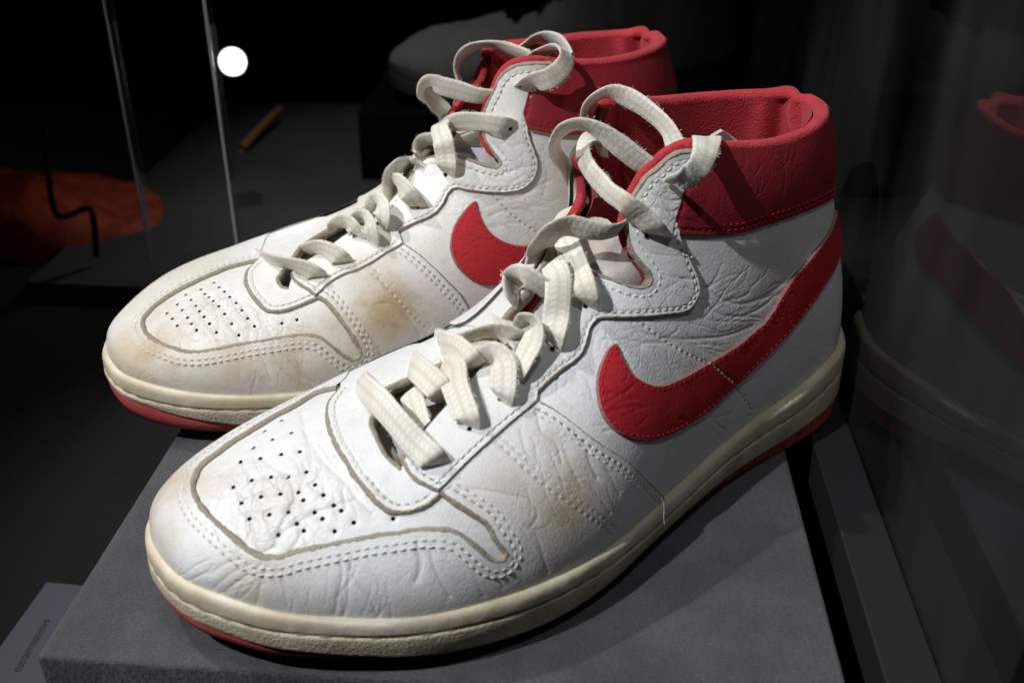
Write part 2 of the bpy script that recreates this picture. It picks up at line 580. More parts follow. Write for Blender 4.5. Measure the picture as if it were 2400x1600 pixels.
    # ---- clip the surface grid to phi < 0
    def panel(self, name, phi, h, mat, parent=None, extra=None, thick=0.0):
        V, Fq, Fp, st, gr, wk = [], [], [], [], [], []
        off = 0
        for k in (0, 1):
            nu, nv = self.dims[k]
            ph = phi[k]
            P = self.S[k] + self.N[k] * (h + self.D[k] + (extra[k] if extra is not None else 0))[..., None]
            ins = ph < 0
            if not ins.any():
                continue
            cnt = ins[:-1, :-1].astype(int) + ins[1:, :-1] + ins[1:, 1:] + ins[:-1, 1:]
            idx = -np.ones((nu, nv), int)
            use = ins.copy()
            idx[use] = np.arange(use.sum()) + off
            V.append(P[use]); st.append(self.stain[k][use]); gr.append(self.grime[k][use]); wk.append(self.wrinkle[k][use])
            off += int(use.sum())
            a, b = np.where(cnt == 4)
            q = np.stack([idx[a, b], idx[a + 1, b], idx[a + 1, b + 1], idx[a, b + 1]], 1)
            Fq.append(q if k == 0 else q[:, ::-1])
            cache = {}; nV, nS, nG, nW = [], [], [], []
            for a, b in zip(*np.where((cnt > 0) & (cnt < 4))):
                cs = ((a, b), (a + 1, b), (a + 1, b + 1), (a, b + 1)); pl = []
                for i in range(4):
                    p, q = cs[i], cs[(i + 1) % 4]
                    if ins[p]:
                        pl.append(idx[p])
                    if ins[p] != ins[q]:
                        key = (p, q) if p < q else (q, p)
                        if key not in cache:
                            t = ph[key[0]] / (ph[key[0]] - ph[key[1]])
                            nV.append(P[key[0]] * (1 - t) + P[key[1]] * t)
                            nS.append(self.stain[k][key[0]] * (1 - t) + self.stain[k][key[1]] * t)
                            nG.append(self.grime[k][key[0]] * (1 - t) + self.grime[k][key[1]] * t)
                            nW.append(self.wrinkle[k][key[0]])
                            cache[key] = off; off += 1
                        pl.append(cache[key])
                if len(pl) >= 3:
                    Fp.append(pl if k == 0 else pl[::-1])
            if nV:
                V.append(np.array(nV)); st.append(np.array(nS)); gr.append(np.array(nG)); wk.append(np.array(nW))
        V = np.vstack(V); st = np.concatenate(st); gr = np.concatenate(gr); wk = np.concatenate(wk)
        faces = [tuple(x) for q in Fq for x in q.tolist()] + Fp
        return add_mesh(name, V, faces, mat, parent or self.root, attrs={'stain': st, 'grime': gr, 'wrinkle': wk})

    def tangents(self, uw, h=0.0):
        P, N = self.ev(uw, h, True)
        T = unit(np.gradient(P, axis=0)); side = unit(np.cross(N, T))
        return P, N, T, side

    def raw_edge(self, name, uw, h, w, side, mat, parent=None, low=-0.0003, fuzz=0.00018):
        c, _ = self.dense(uw, 0.0006)
        P, N, T, sd = self.tangents(c)
        sd = sd * side
        n = len(c)
        ww = w * (1 + 0.25 * hash_noise(P, 260, 3))
        prof = [(-.35, h - .0002), (-.05, h + .0001), (.3, h * .92), (.7, h * .55), (1.0, low), (-.3, low)]
        V = np.stack([P + sd * (a * ww)[:, None] + N * b for a, b in prof], 1)
        V += fuzz * np.stack([hash_noise(V + 3.1 * i, 1100, 5 + i) for i in range(3)], -1)
        k = len(prof)
        f = [tuple(x) for x in grid_faces(n, k, False, True)] + [tuple(range(k))[::-1], tuple((n - 1) * k + i for i in range(k))]
        return add_mesh(name, V.reshape(-1, 3), f, mat, parent or self.root)

    def stitch_path(self, uw, offset):
        c, _ = self.dense(uw, 0.0012)
        P, N, T, sd = self.tangents(c)
        return P + sd * offset, N, T

    def stitches(self, name, rows, h, mat, parent=None, pitch=0.0031, length=0.0024, r=0.00034):
        """rows: list of (uw, signed offset)"""
        V, Fc = [], []
        ang = np.arange(5) * 2 * np.pi / 5
        for uw, off in rows:
            P, N, T = self.stitch_path(uw, off)
            s = np.concatenate([[0], np.cumsum(np.linalg.norm(np.diff(P, axis=0), axis=1))])
            m = int(s[-1] / pitch)
            for i in range(m):
                ln = length * (0.9 + 0.15 * rng.random())
                sa = i * pitch + 0.3 * pitch * 0
                q = sa + np.array([0.0, 0.18, 0.5, 0.82, 1.0]) * ln
                if q[-1] > s[-1]:
                    break
                c = np.stack([np.interp(q, s, P[:, j]) for j in range(3)], 1)
                nn = unit(np.stack([np.interp(q, s, N[:, j]) for j in range(3)], 1))
                tt = unit(np.gradient(c, axis=0)); bb = np.cross(nn, tt)
                rad = r * np.array([.45, .95, 1.05, .95, .45]); lift = h + r * np.array([-1.3, -0.1, 0.25, -0.1, -1.3])
                ring = c[:, None] + nn[:, None] * (lift[:, None, None] + rad[:, None, None] * np.sin(ang)[None, :, None]) + bb[:, None] * (rad[:, None, None] * 1.15 * np.cos(ang)[None, :, None])
                o = len(V) * 25
                V.append(ring.reshape(-1, 3))
                Fc.append(grid_faces(5, 5, False, True, o))
        if not V:
            return None
        ob = add_mesh(name, np.vstack(V), np.vstack(Fc), mat, parent or self.root)
        tag(ob, kind='stuff')
        return ob


def hole(phi, s, pts_uw, r):
    P, _ = s.ev(pts_uw)
    d = s.stamp(pts_uw, P, 8)
    return [np.maximum(phi[k], r - d[k]) for k in (0, 1)]


def vmax(a, b):
    return [np.maximum(x, y) for x, y in zip(a, b)]


def neg(a, o=0.0):
    return [-x + o for x in a]


def Y(v):
    return ('y', v)


def over(s, px, h):
    """point lying h above the shoe's surface, found along the sight line through px"""
    q, n = s.ev(s.uw([px])); q, n = q[0], n[0]
    v = unit(CAM_C - q)
    return q + v * h / max(.55, abs(n @ v))


def lace_mesh(s, name, strands, root, mat, width=0.0100, thick=0.0017):
    """strands: list of lists of (px, py, local y, projected half width in px, lean sign)"""
    Vs, Fs, G, Hv = [], [], [], []
    off = 0
    K = 40
    for pts in strands:
        hint, edges = None, None
        if isinstance(pts, dict):
            edges = [np.array([s.at_y(p[:2], p[2]) for p in pts[q]]) for q in 'LR']
            pts = [(0, 0, Y(0), 1, 0)] * 2
        if isinstance(pts, tuple):
            pts, hint = pts
        pts = [tuple(p) + (0,) * (5 - len(p)) for p in pts]
        ctr = np.array([s.at_y((p[0], p[1]), p[2][1]) if isinstance(p[2], tuple) else over(s, (p[0], p[1]), .0028 + p[2] * (.85 if p[2] > 0 else 1.7)) for p in pts])
        dep = proj(ctr)[1]
        hw = np.array([p[3] for p in pts]) * 1.14 * dep / F_PX
        sg = np.array([p[4] for p in pts], float)
        A = np.concatenate([ctr, hw[:, None], sg[:, None]], 1)
        scale = np.array([1, 1, 1, 1, .002])
        L = np.linalg.norm(np.diff(ctr, axis=0), axis=1).sum()
        n = max(20, int(L / 0.00042))
        Q = smooth_path(A * scale, n) / scale
        wid = np.full(n, width)
        if edges is not None:
            mid_ = (edges[0] + edges[1]) / 2
            n = max(20, int(np.linalg.norm(np.diff(mid_, axis=0), axis=1).sum() / .00042))
            Q6 = smooth_path(np.hstack([mid_, edges[1] - edges[0]]), n)
            Q = np.hstack([Q6[:, :3], np.full((n, 1), .004), np.ones((n, 1))]); wid = np.clip(np.linalg.norm(Q6[:, 3:], axis=1), .004, .0110)
        C = Q[:, :3]; T = unit(np.gradient(C, axis=0))
        view = unit(C - CAM_C)
        e = unit(np.cross(view, T)); nn = unit(np.cross(T, e))   # nn points away from / to the viewer
        ca = np.clip(Q[:, 3] / (width / 2), 0.12, 1.0); sa = np.sqrt(1 - ca ** 2) * np.clip(Q[:, 4], -1, 1)
        W = unit(e * ca[:, None] + nn * sa[:, None])
        if edges is not None:
            W = unit(Q6[:, 3:])
        if hint is not None:
            hh = s.world(np.array(hint, float)) - s.world(np.zeros((1, 3)))
            pq = np.linspace(0, 1, len(hh)) if len(hh) != len(ctr) else np.array([np.argmin(np.linalg.norm(C - c_, axis=1)) for c_ in ctr]) / (n - 1)
            hq = np.stack([np.interp(np.linspace(0, 1, n), pq, hh[:, j]) for j in range(3)], 1)
            W = unit(np.cross(hq, T))
        for i in range(1, n):
            if W[i] @ W[i - 1] < 0:
                W[i] *= -1
        for _ in range(3):
            Wp = np.vstack([np.repeat(W[:1], 6, 0), W, np.repeat(W[-1:], 6, 0)])
            W = np.stack([np.convolve(Wp[:, j], np.ones(13) / 13, 'valid') for j in range(3)], 1)
        W = unit(W - T * (W * T).sum(1)[:, None]); Nn = unit(np.cross(T, W))
        ro = (.45 if edges is None else .05) * hash_noise(C, 55, 21)[:, None]                      # the cotton twists a little as it goes
        W, Nn = W * np.cos(ro) + Nn * np.sin(ro), Nn * np.cos(ro) - W * np.sin(ro)
        cup = .0006 * hash_noise(C, 90, 22)
        sdist = np.concatenate([[0], np.cumsum(np.linalg.norm(np.diff(C, axis=0), axis=1))])
        t = np.linspace(0, 2 * np.pi, K, endpoint=False)
        cx = np.sign(np.cos(t)) * np.abs(np.cos(t)) ** 0.75; sy = np.sign(np.sin(t)) * np.abs(np.sin(t)) ** 0.8
        X = cx[None] * (wid[:, None] / 2); Yt = sy[None] * (thick / 2)
        # braid relief: plaits in six columns, neighbouring columns slant opposite ways
        NC = 6
        xc = (cx[None] * 0.5 + 0.5) * NC; col = np.floor(np.clip(xc, 0, NC - .001)); fx = xc - col
        sgn = np.where(col % 2 == 0, 1.0, -1.0) * np.sign(sy[None] + 1e-9)
        ph = sdist[:, None] / 0.0024 + sgn * 0.5 * (fx - .5) + 0.25 * (col % 2)
        q = np.abs(np.mod(ph, 1) - .5) * 2
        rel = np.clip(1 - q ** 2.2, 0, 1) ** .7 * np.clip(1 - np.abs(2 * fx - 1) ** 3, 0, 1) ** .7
        Yt = Yt + np.sign(sy)[None] * np.abs(sy)[None] *np.abs(sy)[None] ** 0.6 * 0.00066 * (rel - 0.45) * (rel - 0.45)
        X = X * (1 + 0.012 * hash_noise(C, 300, 2)[:, None])
        V = C[:, None] + W[:, None] * X[..., None] + Nn[:, None] * Yt[..., None]
        V += Nn[:, None] * (cup[:, None] * (cx[None] ** 2 - .4))[..., None]
        V += 0.00006 * hash_noise(V, 1500, 4)[..., None]
        Vs.append(V.reshape(-1, 3)); G.append((1 - rel).ravel() * 0.9)  # gaps between plaits darkened, shade put into the lace colour
        f = [tuple(x) for x in grid_faces(n, K, False, True, off).tolist()]
        f += [tuple(off + i for i in range(K))[::-1], tuple(off + (n - 1) * K + i for i in range(K))]
        Fs += f; off += n * K
        # stray cotton fibres along both edges and over the face
        nf = int(sdist[-1] / .00022)
        ii = rng.integers(0, n, nf); sd_ = rng.choice([-1.0, 1.0], nf); face = rng.random(nf) < .35
        b0 = C[ii] + W[ii] * (sd_ * width * np.where(face, .5 * rng.random(nf), .49))[:, None] + Nn[ii] * (np.where(face, thick * .55 * rng.choice([-1., 1.], nf), 0))[:, None]
        dr = unit(W[ii] * (sd_ * np.where(face, .2, 1))[:, None] + Nn[ii] * rng.normal(0, .6, nf)[:, None] + T[ii] * rng.normal(0, .8, nf)[:, None])
        ln_ = rng.uniform(.0004, .0016, nf)[:, None]
        sidev = unit(np.cross(dr, view[ii])) * .00004
        hv = np.stack([b0 - sidev, b0 + sidev, b0 + dr * ln_ * .6 + sidev * .6 + T[ii] * ln_ * .1, b0 + dr * ln_ + T[ii] * ln_ * .3], 1)
        Hv.append(hv.reshape(-1, 3))
    ob = add_mesh(name, np.vstack(Vs), Fs, mat, root, attrs={'grime': np.concatenate(G)})
    H = np.vstack(Hv)
    tag(add_mesh('lace_fibres', H, np.arange(len(H)).reshape(-1, 4), mat, ob), kind='stuff')
    return ob


# ------------------------------------------------------------------ nets of the two shoes
def rowF(B, T, k1=.62, k2=.55, o=.002, ty=0.):
    sy = np.sign(B[1] - T[1])
    return [*B, *T, 0, o * sy, k1 * (T[2] - B[2]), 0, k2 * (B[1] - T[1]), ty]


def rowC(B, T, h1, h2):
    return [*B, *T, *h1, *h2]


def other_half(lat, ys, rim_z=None, rim_flip=11):
    out = []
    for i, (r, y) in enumerate(zip(lat, ys)):
        r = list(r)
        f = (y - r[4]) / (r[1] - r[4]) if abs(r[1] - r[4]) > 1e-6 else -1
        r[7] *= -1
        if i < rim_flip:
            r[10] *= f
        else:
            r[10] *= -1; r[4] = -r[4]; r[5] = (rim_z or {}).get(i, r[5])
        r[1] = y
        out.append(r)
    return out


near_lat = [
    [.008, .006, .034, .0082, .006, .0345] + [0] * 6,
    rowF((.011, .0235, .033), (.0115, .006, .0435)),
    rowF((.0187, .0367, .0322), (.021, .007, .0510)),
    rowF((.0315, .0505, .030), (.036, .008, .0575)),
    rowF((.047, .061, .0275), (.055, .009, .0630)),
    rowF((.068, .072, .0255), (.078, .010, .0675)),
    rowF((.0895, .0785, .0248), (.104, .010, .0730)),
    rowF((.118, .081, .0238), (.134, .008, .0815), .55, .5),
    rowF((.150, .0765, .0225), (.157, .006, .0955), .5, .5, ty=-.003),
    rowC((.178, .067, .0214), (.173, .005, .116), (0, .001, .045), (.002, .030, -.010)),
    rowC((.205, .058, .0223), (.184, .006, .137), (0, 0, .05), (.004, .028, -.026)),
    rowC((.225, .052, .024), (.200, .022, .149), (0, 0, .05), (.002, .013, -.045)),
    rowC((.248, .0465, .0262), (.232, .030, .146), (0, .0, .04), (.002, .008, -.045)),
    rowC((.275, .042, .029), (.264, .030, .143), (0, 0.0, .04), (.002, .006, -.045)),
    rowC((.300, .036, .033), (.288, .024, .1445), (-.001, .0, .04), (.004, .005, -.045)),
    rowC((.320, .026, .035), (.302, .013, .146), (-.001, .0, .04), (.005, .003, -.045)),
    rowC((.336, .003, .0355), (.307, 0, .1465), (-.001, 0, .04), (.007, 0, -.045)),
]
near_med = other_half(near_lat, [.006, -.007, -.016, -.024, -.030, -.035, -.037, -.036, -.034, -.033, -.033, -.034, -.036, -.037, -.033, -.024, .003],
                      {11: .1515, 12: .149, 13: .146, 14: .1455, 15: .1465})
far_med = [
    [.008, .0, .034, .0082, .0, .0345] + [0] * 6,
    rowF((.011, .016, .033), (.0115, .001, .0425)),
    rowF((.0187, .028, .0322), (.021, .002, .0480)),
    rowF((.0315, .038, .030), (.036, .003, .0560)),
    rowF((.047, .046, .0280), (.055, .003, .0620)),
    rowF((.068, .0525, .0262), (.078, .002, .0655)),
    rowF((.0895, .056, .0250), (.104, .002, .0700)),
    rowF((.118, .055, .0238), (.134, .002, .0795), .55, .5),
    rowF((.150, .050, .0225), (.157, .002, .0945), .5, .5, ty=-.003),
    rowC((.178, .046, .0214), (.173, .002, .116), (0, .001, .045), (.002, .026, -.010)),
    rowC((.205, .044, .0223), (.184, .004, .139), (0, 0, .05), (.004, .026, -.026)),
    rowC((.225, .043, .024), (.200, .024, .152), (0, 0, .05), (.002, .012, -.045)),
    rowC((.248, .042, .0262), (.230, .031, .150), (0, .0, .04), (.002, .007, -.045)),
    rowC((.273, .040, .029), (.258, .030, .149), (0, 0.0, .04), (.002, .006, -.045)),
    rowC((.297, .034, .033), (.280, .022, .150), (-.001, .0, .04), (.004, .005, -.045)),
    rowC((.316, .024, .035), (.291, .012, .1505), (-.001, .0, .04), (.005, .003, -.045)),
    rowC((.330, .0, .0355), (.295, 0, .151), (-.001, 0, .04), (.007, 0, -.045)),
]
far_lat = other_half(far_med, [.0, -.014, -.028, -.042, -.052, -.060, -.064, -.064, -.060, -.053, -.048, -.046, -.044, -.041, -.035, -.024, .0],
                     {11: .146, 12: .1465, 13: .147, 14: .1485, 15: .150})


def mirror(c):
    c = np.array(c); c[:, 1] = 2 - c[:, 1]
    return c


def build_shoe(label, group, T, yaw, nets, dims, D):
    loc = (T[0] + 0.15 * math.cos(yaw), T[1] + 0.15 * math.sin(yaw), 0.0)
    root = empty('high_top_sneaker', label, 'sneaker', group, loc)
    s = Shoe(root, T, yaw, nets, dims)
    c = {k: s.curve(v, D.get('halves', {}).get(k, (0, 1))) for k, v in D['curves'].items()}
    if D.get('debug'):
        for k, v in D['curves'].items():
            print(k, np.round(s.uw(v, D.get('halves', {}).get(k, (0, 1))), 3).tolist())
    X6, X5 = c['s56'][0], c['s56'][-1]
    uF = c['fox'][-1][0]

    def P(*arrs):
        return np.vstack([np.atleast_2d(a) for a in arrs])

    mcap = D['cap_far']   # the cap's edge on the far side, heel to toe, in (u, w)
    mud = s.sdf(P(c['toecap'], c['s56'], c['fox'], [(uF, -.05), (-.02, -.05), (-.02, 2.05), (uF, 2.05)],
                  mirror(c['fox'])[::-1], mirror(c['s56'])[::-1], np.atleast_2d(mcap)))
    openv = s.sdf(P(c['inner'], D['open_front'](s), D['open_far'](s, c)))
    band = s.sdf(P(c['band'], [(1.02, c['band'][-1][1]), (1.02, 2 - c['band'][-1][1])], mirror(c['band'])[::-1]))
    eyeup_poly = P(c['eyeup'], c['inner'][:D['n_inner_up']], c['foxtop'][::-1])
    eyelow_poly = P(c['s56'], c['foxtop'], s.curve(D['eyelow_in']), c['eyefront'][::-1])
    eyeup, eyelow = s.sdf(eyeup_poly), s.sdf(eyelow_poly)
    eyeup2 = s.sdf(mirror(eyeup_poly))
    upc = s.sdf(P(c['U'], c['eyefront'], D['u_far']))
    swo = s.sdf(c['swoosh'])
    swo2 = s.sdf(mirror(c['swoosh']))
    qx = c['fox'].copy(); qx[:, 0] -= 0.012
    allq = s.sdf(P(qx, [(uF, -.05), (1.05, -.05), (1.05, 2.05), (uF, 2.05)], mirror(qx)[::-1]))
    cut = neg(openv)

    # --- relief: seams, creases, dents
    for pts, dep, wid in D['creases']:
        g = s.curve(pts)
        wl = min(max(wid * .5, .00045), .0007)
        s.groove(g, min(dep * .36, .0003), wl, win=6, grime=0.34)
        s.groove(g, dep * .24, wid * 1.7, win=int(4 + wid / .00018))
    r2 = np.random.default_rng(11)
    for dep, wid, part in ((.00015, .00045, 0), (.00012, .00042, 1), (.00019, .0006, 2)):
        acc = None
        for ci, ((px, py), rx, ry, ang, ncr, ln) in enumerate(D['crackle']):
            for q in range(ncr):
                if q % 3 != part:
                    continue
                x_, y_ = px + rx * r2.uniform(-1.2, 1.2), py + ry * r2.uniform(-1.2, 1.2)
                a_ = math.radians(ang) + r2.normal() * .22
                pl = [(x_, y_)]
                for _ in range(5):
                    a_ += r2.normal() * .2
                    st_ = ln * (.5 + r2.random()) / 5
                    pl.append((pl[-1][0] + st_ * math.cos(a_), pl[-1][1] + st_ * math.sin(a_)))
                cc, P3 = s.dense(s.curve(pl, (0,), 30), .0006)
                if np.linalg.norm(np.diff(P3, axis=0), axis=1).max(initial=0) > .004:
                    continue
                dd = s.stamp(cc, P3, 5)
                acc = dd if acc is None else [np.minimum(a, b) for a, b in zip(acc, dd)]
        if acc is not None:
            for k in (0, 1):
                g_ = np.exp(-(acc[k] / wid) ** 2)
                s.D[k] -= dep * g_
                s.grime[k] = np.maximum(s.grime[k], .16 * g_)
    for k in (0, 1):
        s.D[k] += 0.0003 * hash_noise(s.S[k], 42, 1) + 0.00008 * hash_noise(s.S[k], 130, 2)
        for (px, py), r, a in D['stains']:
            q = s.ev(s.uw([(px, py)]))[0][0]
            d = np.linalg.norm(s.S[k] - q, axis=-1) * (1 + 0.35 * hash_noise(s.S[k], 70, 9))
            s.stain[k] = np.maximum(s.stain[k], a * np.exp(-(d / r) ** 2))
        for (px, py), r, a in D['wrinkles']:
            q = s.ev(s.uw([(px, py)]))[0][0]
            d = np.linalg.norm(s.S[k] - q, axis=-1)
            s.wrinkle[k] = np.maximum(s.wrinkle[k], a * np.exp(-(d / r) ** 2))
        # yellowing of the leather next to the rubber
        zz = s.S[k][..., 2] - s.S[k][:, :1, 2]
        s.stain[k] = np.maximum(s.stain[k], D['foot_yellow'] * np.exp(-(zz / 0.008) ** 2) * (0.6 + 0.5 * hash_noise(s.S[k], 90, 4)))
    rowsets = []
    for nm, off, h in D['stitch_rows']:
        P3, N3, T3 = s.stitch_path(c[nm], off)
        dist = [np.full(d, .02) for d in s.dims]
        cc, _ = s.dense(c[nm], 0.0012)
        dist = s.stamp(cc[:len(P3)], P3, 6)
        sl = np.concatenate([[0], np.cumsum(np.linalg.norm(np.diff(P3, axis=0), axis=1))])
        hp = np.arange(0, sl[-1], .0031) - .0004
        hp = hp[hp > 0]
        H3 = np.stack([np.interp(hp, sl, P3[:, j]) for j in range(3)], 1); hc = np.stack([np.interp(hp, sl, cc[:len(P3), j]) for j in range(2)], 1)
        dh = s.stamp(hc, H3, 7)
        for k in (0, 1):
            s.D[k] -= 0.00032 * np.exp(-(dist[k] / 0.0009) ** 2) + .0003 * np.exp(-(dh[k] / .0006) ** 2)
            s.grime[k] = np.maximum(s.grime[k], .75 * np.exp(-(dh[k] / .0006) ** 2))  # needle holes darkened: their shade is put into the colour

    # --- upper parts
    full = s.sdf([(-.02, -.05), (uF + .02, -.05), (uF + .02, 2.05), (-.02, 2.05)])
    vph = vmax(vmax(full, cut), neg(mud, -.003))
    vph = vmax(vph, neg(upc, -.003))
    perf = s.uw(D['perfs'])
    vph = hole(vph, s, perf, D.get('perf_r', .0008))
    for q in perf:
        for k in (0, 1):
            d = np.linalg.norm(s.S[k] - s.ev(q)[0][0], axis=-1)
            s.D[k] -= 0.0004 * np.exp(-(d / .0016) ** 2)
    vamp = s.panel('vamp', vph, 0.0, D['leather'])
    mudg = s.panel('mudguard', vmax(mud, cut), .0016, D['leather'])
    upn = s.panel('throat_patch', vmax(upc, cut), .0012, D['leather'])
    quart = s.panel('quarter', vmax(vmax(allq, cut), neg(band, -.003)), .0004, D['leather'])
    low = s.panel('lower_eyestay', vmax(eyelow, cut), .0027, D['leather'])
    upp = s.panel('upper_eyestay', vmax([np.minimum(a, b) for a, b in zip(eyeup, eyeup2)], cut), .0022, D['leather'])
    ex = []
    for k in (0, 1):
        z = s.S[k][..., 2]
        ex.append(0.0022 * np.sin(np.pi * np.clip((z - .112) / (.147 - .112), 0, 1)))
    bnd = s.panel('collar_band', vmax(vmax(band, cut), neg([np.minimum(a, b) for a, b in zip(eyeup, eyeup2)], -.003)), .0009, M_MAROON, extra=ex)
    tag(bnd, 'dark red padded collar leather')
    sws = s.panel('swoosh', [np.minimum(a, b) for a, b in zip(swo, swo2)], .0019, M_RED)
    tag(sws, 'red leather tick-shaped side stripe')
    # raw cut edges
    E = .0018
    s.raw_edge('raw_edge', c['toecap'], .0016, .0016, D['side'], M_RAW, mudg)
    s.raw_edge('raw_edge', c['fox'], .0016, .0011, D['side'], M_RAW, mudg)
    s.raw_edge('raw_edge', P(c['U']), .0013, .0014, -D['side'], M_RAW, upn)
    s.raw_edge('raw_edge', c['s56'], .0025, .0012, -D['side'], M_RAW, low)
    s.raw_edge('raw_edge', c['eyefront'], .0026, .0016, D['side'], M_RAW, low)
    s.raw_edge('raw_edge', c['eyeup'], .0022, .0010, -D['side'], M_RAW, upp)
    s.raw_edge('raw_edge', c['inner'], .0024, .0015, D['inner_side'], M_RAW, upp, low=-.0018)
    oedge = P(D['open_front'](s), D['open_far'](s, c)[:110])
    s.raw_edge('raw_edge', oedge, .0016, .0016, D['inner_side'], M_RAW, upn, low=-.0022)
    sw_o = np.vstack([c['swoosh'], c['swoosh'][:1]])
    s.raw_edge('raw_edge', sw_o, .0018, .0007, D['swoosh_side'], M_RAWRED, sws, low=.0002)
    s.raw_edge('raw_edge', c['band'], .0012, .0006, -D['side'], M_MAROON, bnd)
    # seams
    par = {'toecap': mudg, 'fox': mudg, 'U': upn, 's56': low, 'eyeup': upp, 'inner': upp, 'band': bnd, 'mid': mudg, 'eyefront': low, 'heelseam': quart, 'heelseam2': sws}
    byp = {}
    for nm, off, h in D['stitch_rows']:
        byp.setdefault((par[nm].name, h, nm == 'band'), []).append((c[nm], off))
    for (pn, h, isred), rows in byp.items():
        s.stitches('stitching', rows, h - .00015, M_THREADRED if isred else M_THREAD, bpy.data.objects[pn])
    s.stitches('stitching', [(sw_o, -D['swoosh_side'] * .0011)], .0018, M_THREADRED, sws, r=.0003)

    # --- inner shell and lining
    open2 = [x + .0008 for x in openv]
    shell_all = s.sdf([(-.02, -.05), (1.05, -.05), (1.05, 2.05), (-.02, 2.05)])
    sh = vmax(shell_all, neg(open2))
    D0, s.D = s.D, [np.zeros_like(a) for a in s.D]
    s.panel('inner_shell', sh, -.0022, M_INSIDE)
    zc = [.088 - x[..., 2] + 0 * x[..., 0] for x in s.S]
    uA = D['lining_u']
    ug = [np.repeat((uA - np.linspace(0, 1, d[0]))[:, None], d[1], 1) for d in dims]
    s.D[1] += .0035 * np.exp(-((np.linspace(0, 1, dims[1][0])[:, None] - .945) / .012) ** 2) - .002 * np.exp(-((np.linspace(0, 1, dims[1][0])[:, None] - .915) / .014) ** 2)
    for k in (0, 1):
        s.D[k] += .0012 * hash_noise(s.S[k], 30, 12)
    lin = s.panel('collar_lining', vmax(vmax(sh, zc), ug), -.0062, M_KNIT)
    s.panel('foot_lining', vmax(sh, neg(zc)), -.0055, M_TEXTILE)
    s.D = D0
    # padded rim
    nu0 = 240
    uR = D['rim_u']
    uu = np.linspace(uR, 1, nu0)
    a = s.world(s.local(0, uu, np.ones(nu0))); b = s.world(s.local(1, uu, np.ones(nu0)))[::-1]
    path = np.vstack([a, b[1:]])
    path = smooth_path(path[::8], 420)
    Tn = unit(np.gradient(path, axis=0))
    ctr = s.world(np.array([.25, 0, .145]))
    inw = unit(np.cross(Tn, np.array([0, 0, 1.]))); inw *= np.sign(((ctr - path) * inw).sum(1))[:, None]
    upv = unit(np.cross(inw, Tn)); upv *= np.sign(upv[:, 2:3])
    t = np.linspace(0, 2 * np.pi, 20, endpoint=False)
    wob = 1 + .07 * hash_noise(path, 60, 8) + .02 * hash_noise(path, 200, 3)
    tp = np.clip(np.minimum(np.arange(420), 419 - np.arange(420)) / 14, .01, 1) ** .5
    hs_ = np.linspace(0, 1, 420)
    pin = np.exp(-((hs_ - .53) / .012) ** 2)
    rad = .0030 * wob * tp * (1 - .15 * pin)
    cen = path + inw * (.0026 + .0014 * pin[:, None]) + upv * (-.0010 + .0016 * np.exp(-((hs_ - .56) / .03) ** 2)[:, None] - .0005 * pin[:, None])
    V = cen[:, None] + inw[:, None] * (rad[:, None] * 1.05 * np.cos(t)[None])[..., None] + upv[:, None] * (rad[:, None] * np.sin(t)[None])[..., None]
    f = [tuple(x) for x in grid_faces(420, 20, False, True)] + [tuple(range(20))[::-1], tuple(419 * 20 + i for i in range(20))]
    add_mesh('collar_rim', V.reshape(-1, 3), f, M_KNIT, lin)
    # red piping down the front edge of the collar
    for crv, sgn in ((c['inner'][:D['n_piping']], 1), (D['pipe_far'](s, c), 1)):
        cc, _ = s.dense(crv, .0008)
        Pp, Np, Tp, sd = s.tangents(cc)
        q = Pp - Np * .0016 + sd * (D['inner_side'] * .0014)
        rr = .0021 * np.clip(np.minimum(np.arange(len(q)), len(q) - 1 - np.arange(len(q))) / 6, .1, 1) ** .5
        V = q[:, None] + Np[:, None] * (rr[:, None] * np.cos(t)[None])[..., None] + sd[:, None] * (rr[:, None] * np.sin(t)[None])[..., None]
        f = [tuple(x) for x in grid_faces(len(q), 20, False, True)] + [tuple(range(20))[::-1], tuple((len(q) - 1) * 20 + i for i in range(20))]
        add_mesh('collar_piping', V.reshape(-1, 3), f, M_KNIT, lin)
    # tongue
    ton = s.sdf(D['tongue'])
    D0, s.D = s.D, [0.0032 * hash_noise(x, 45, 6) + .001 * hash_noise(x, 140, 2) for x in s.S]
    s.panel('tongue', ton, -.0085, M_TEXTILE)
    s.D = D0
    for poly, yy in D.get('tongue_tip', []):
        W0 = np.array([s.at_y(p, y_) for p, y_ in zip(poly, yy)])
        m0 = W0.mean(0); nrm = unit(np.cross(W0[1] - W0[0], W0[2] - W0[0]))
        V = np.vstack([W0, W0 + nrm * .0012]); k_ = len(W0)
        add_mesh('tongue_tip', V, [tuple(range(k_)), tuple(range(k_, 2 * k_))[::-1]] + [(i, i + k_, (i + 1) % k_ + k_, (i + 1) % k_) for i in range(k_)], M_TIP, root, smooth=False)
    # eyelets
    for e in s.uw(D['eyelets']):
        Pq, Nq = s.ev(e, .0029, False)
        tt = unit(np.cross(Nq[0], np.array([0, 0, 1.]))); bb = np.cross(Nq[0], tt)
        an = np.arange(14) * 2 * np.pi / 14
        ring = lambda r, h: Pq[0] + Nq[0] * h + (tt[None] * np.cos(an)[:, None] + bb[None] * np.sin(an)[:, None]) * r
        V = np.vstack([ring(.0009, -.0012), ring(.0009, -.00005), ring(.0005, -.00003)])
        fc = [tuple(x) for x in grid_faces(3, 14, False, True).tolist()] + [tuple(28 + i for i in range(14))]
        add_mesh('eyelet', V, fc, M_DARK, low)  # dark disc on uncut leather, its colour stands for the hole's shade
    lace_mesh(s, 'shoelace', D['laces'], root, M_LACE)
    build_sole(s, root, D)
    return s


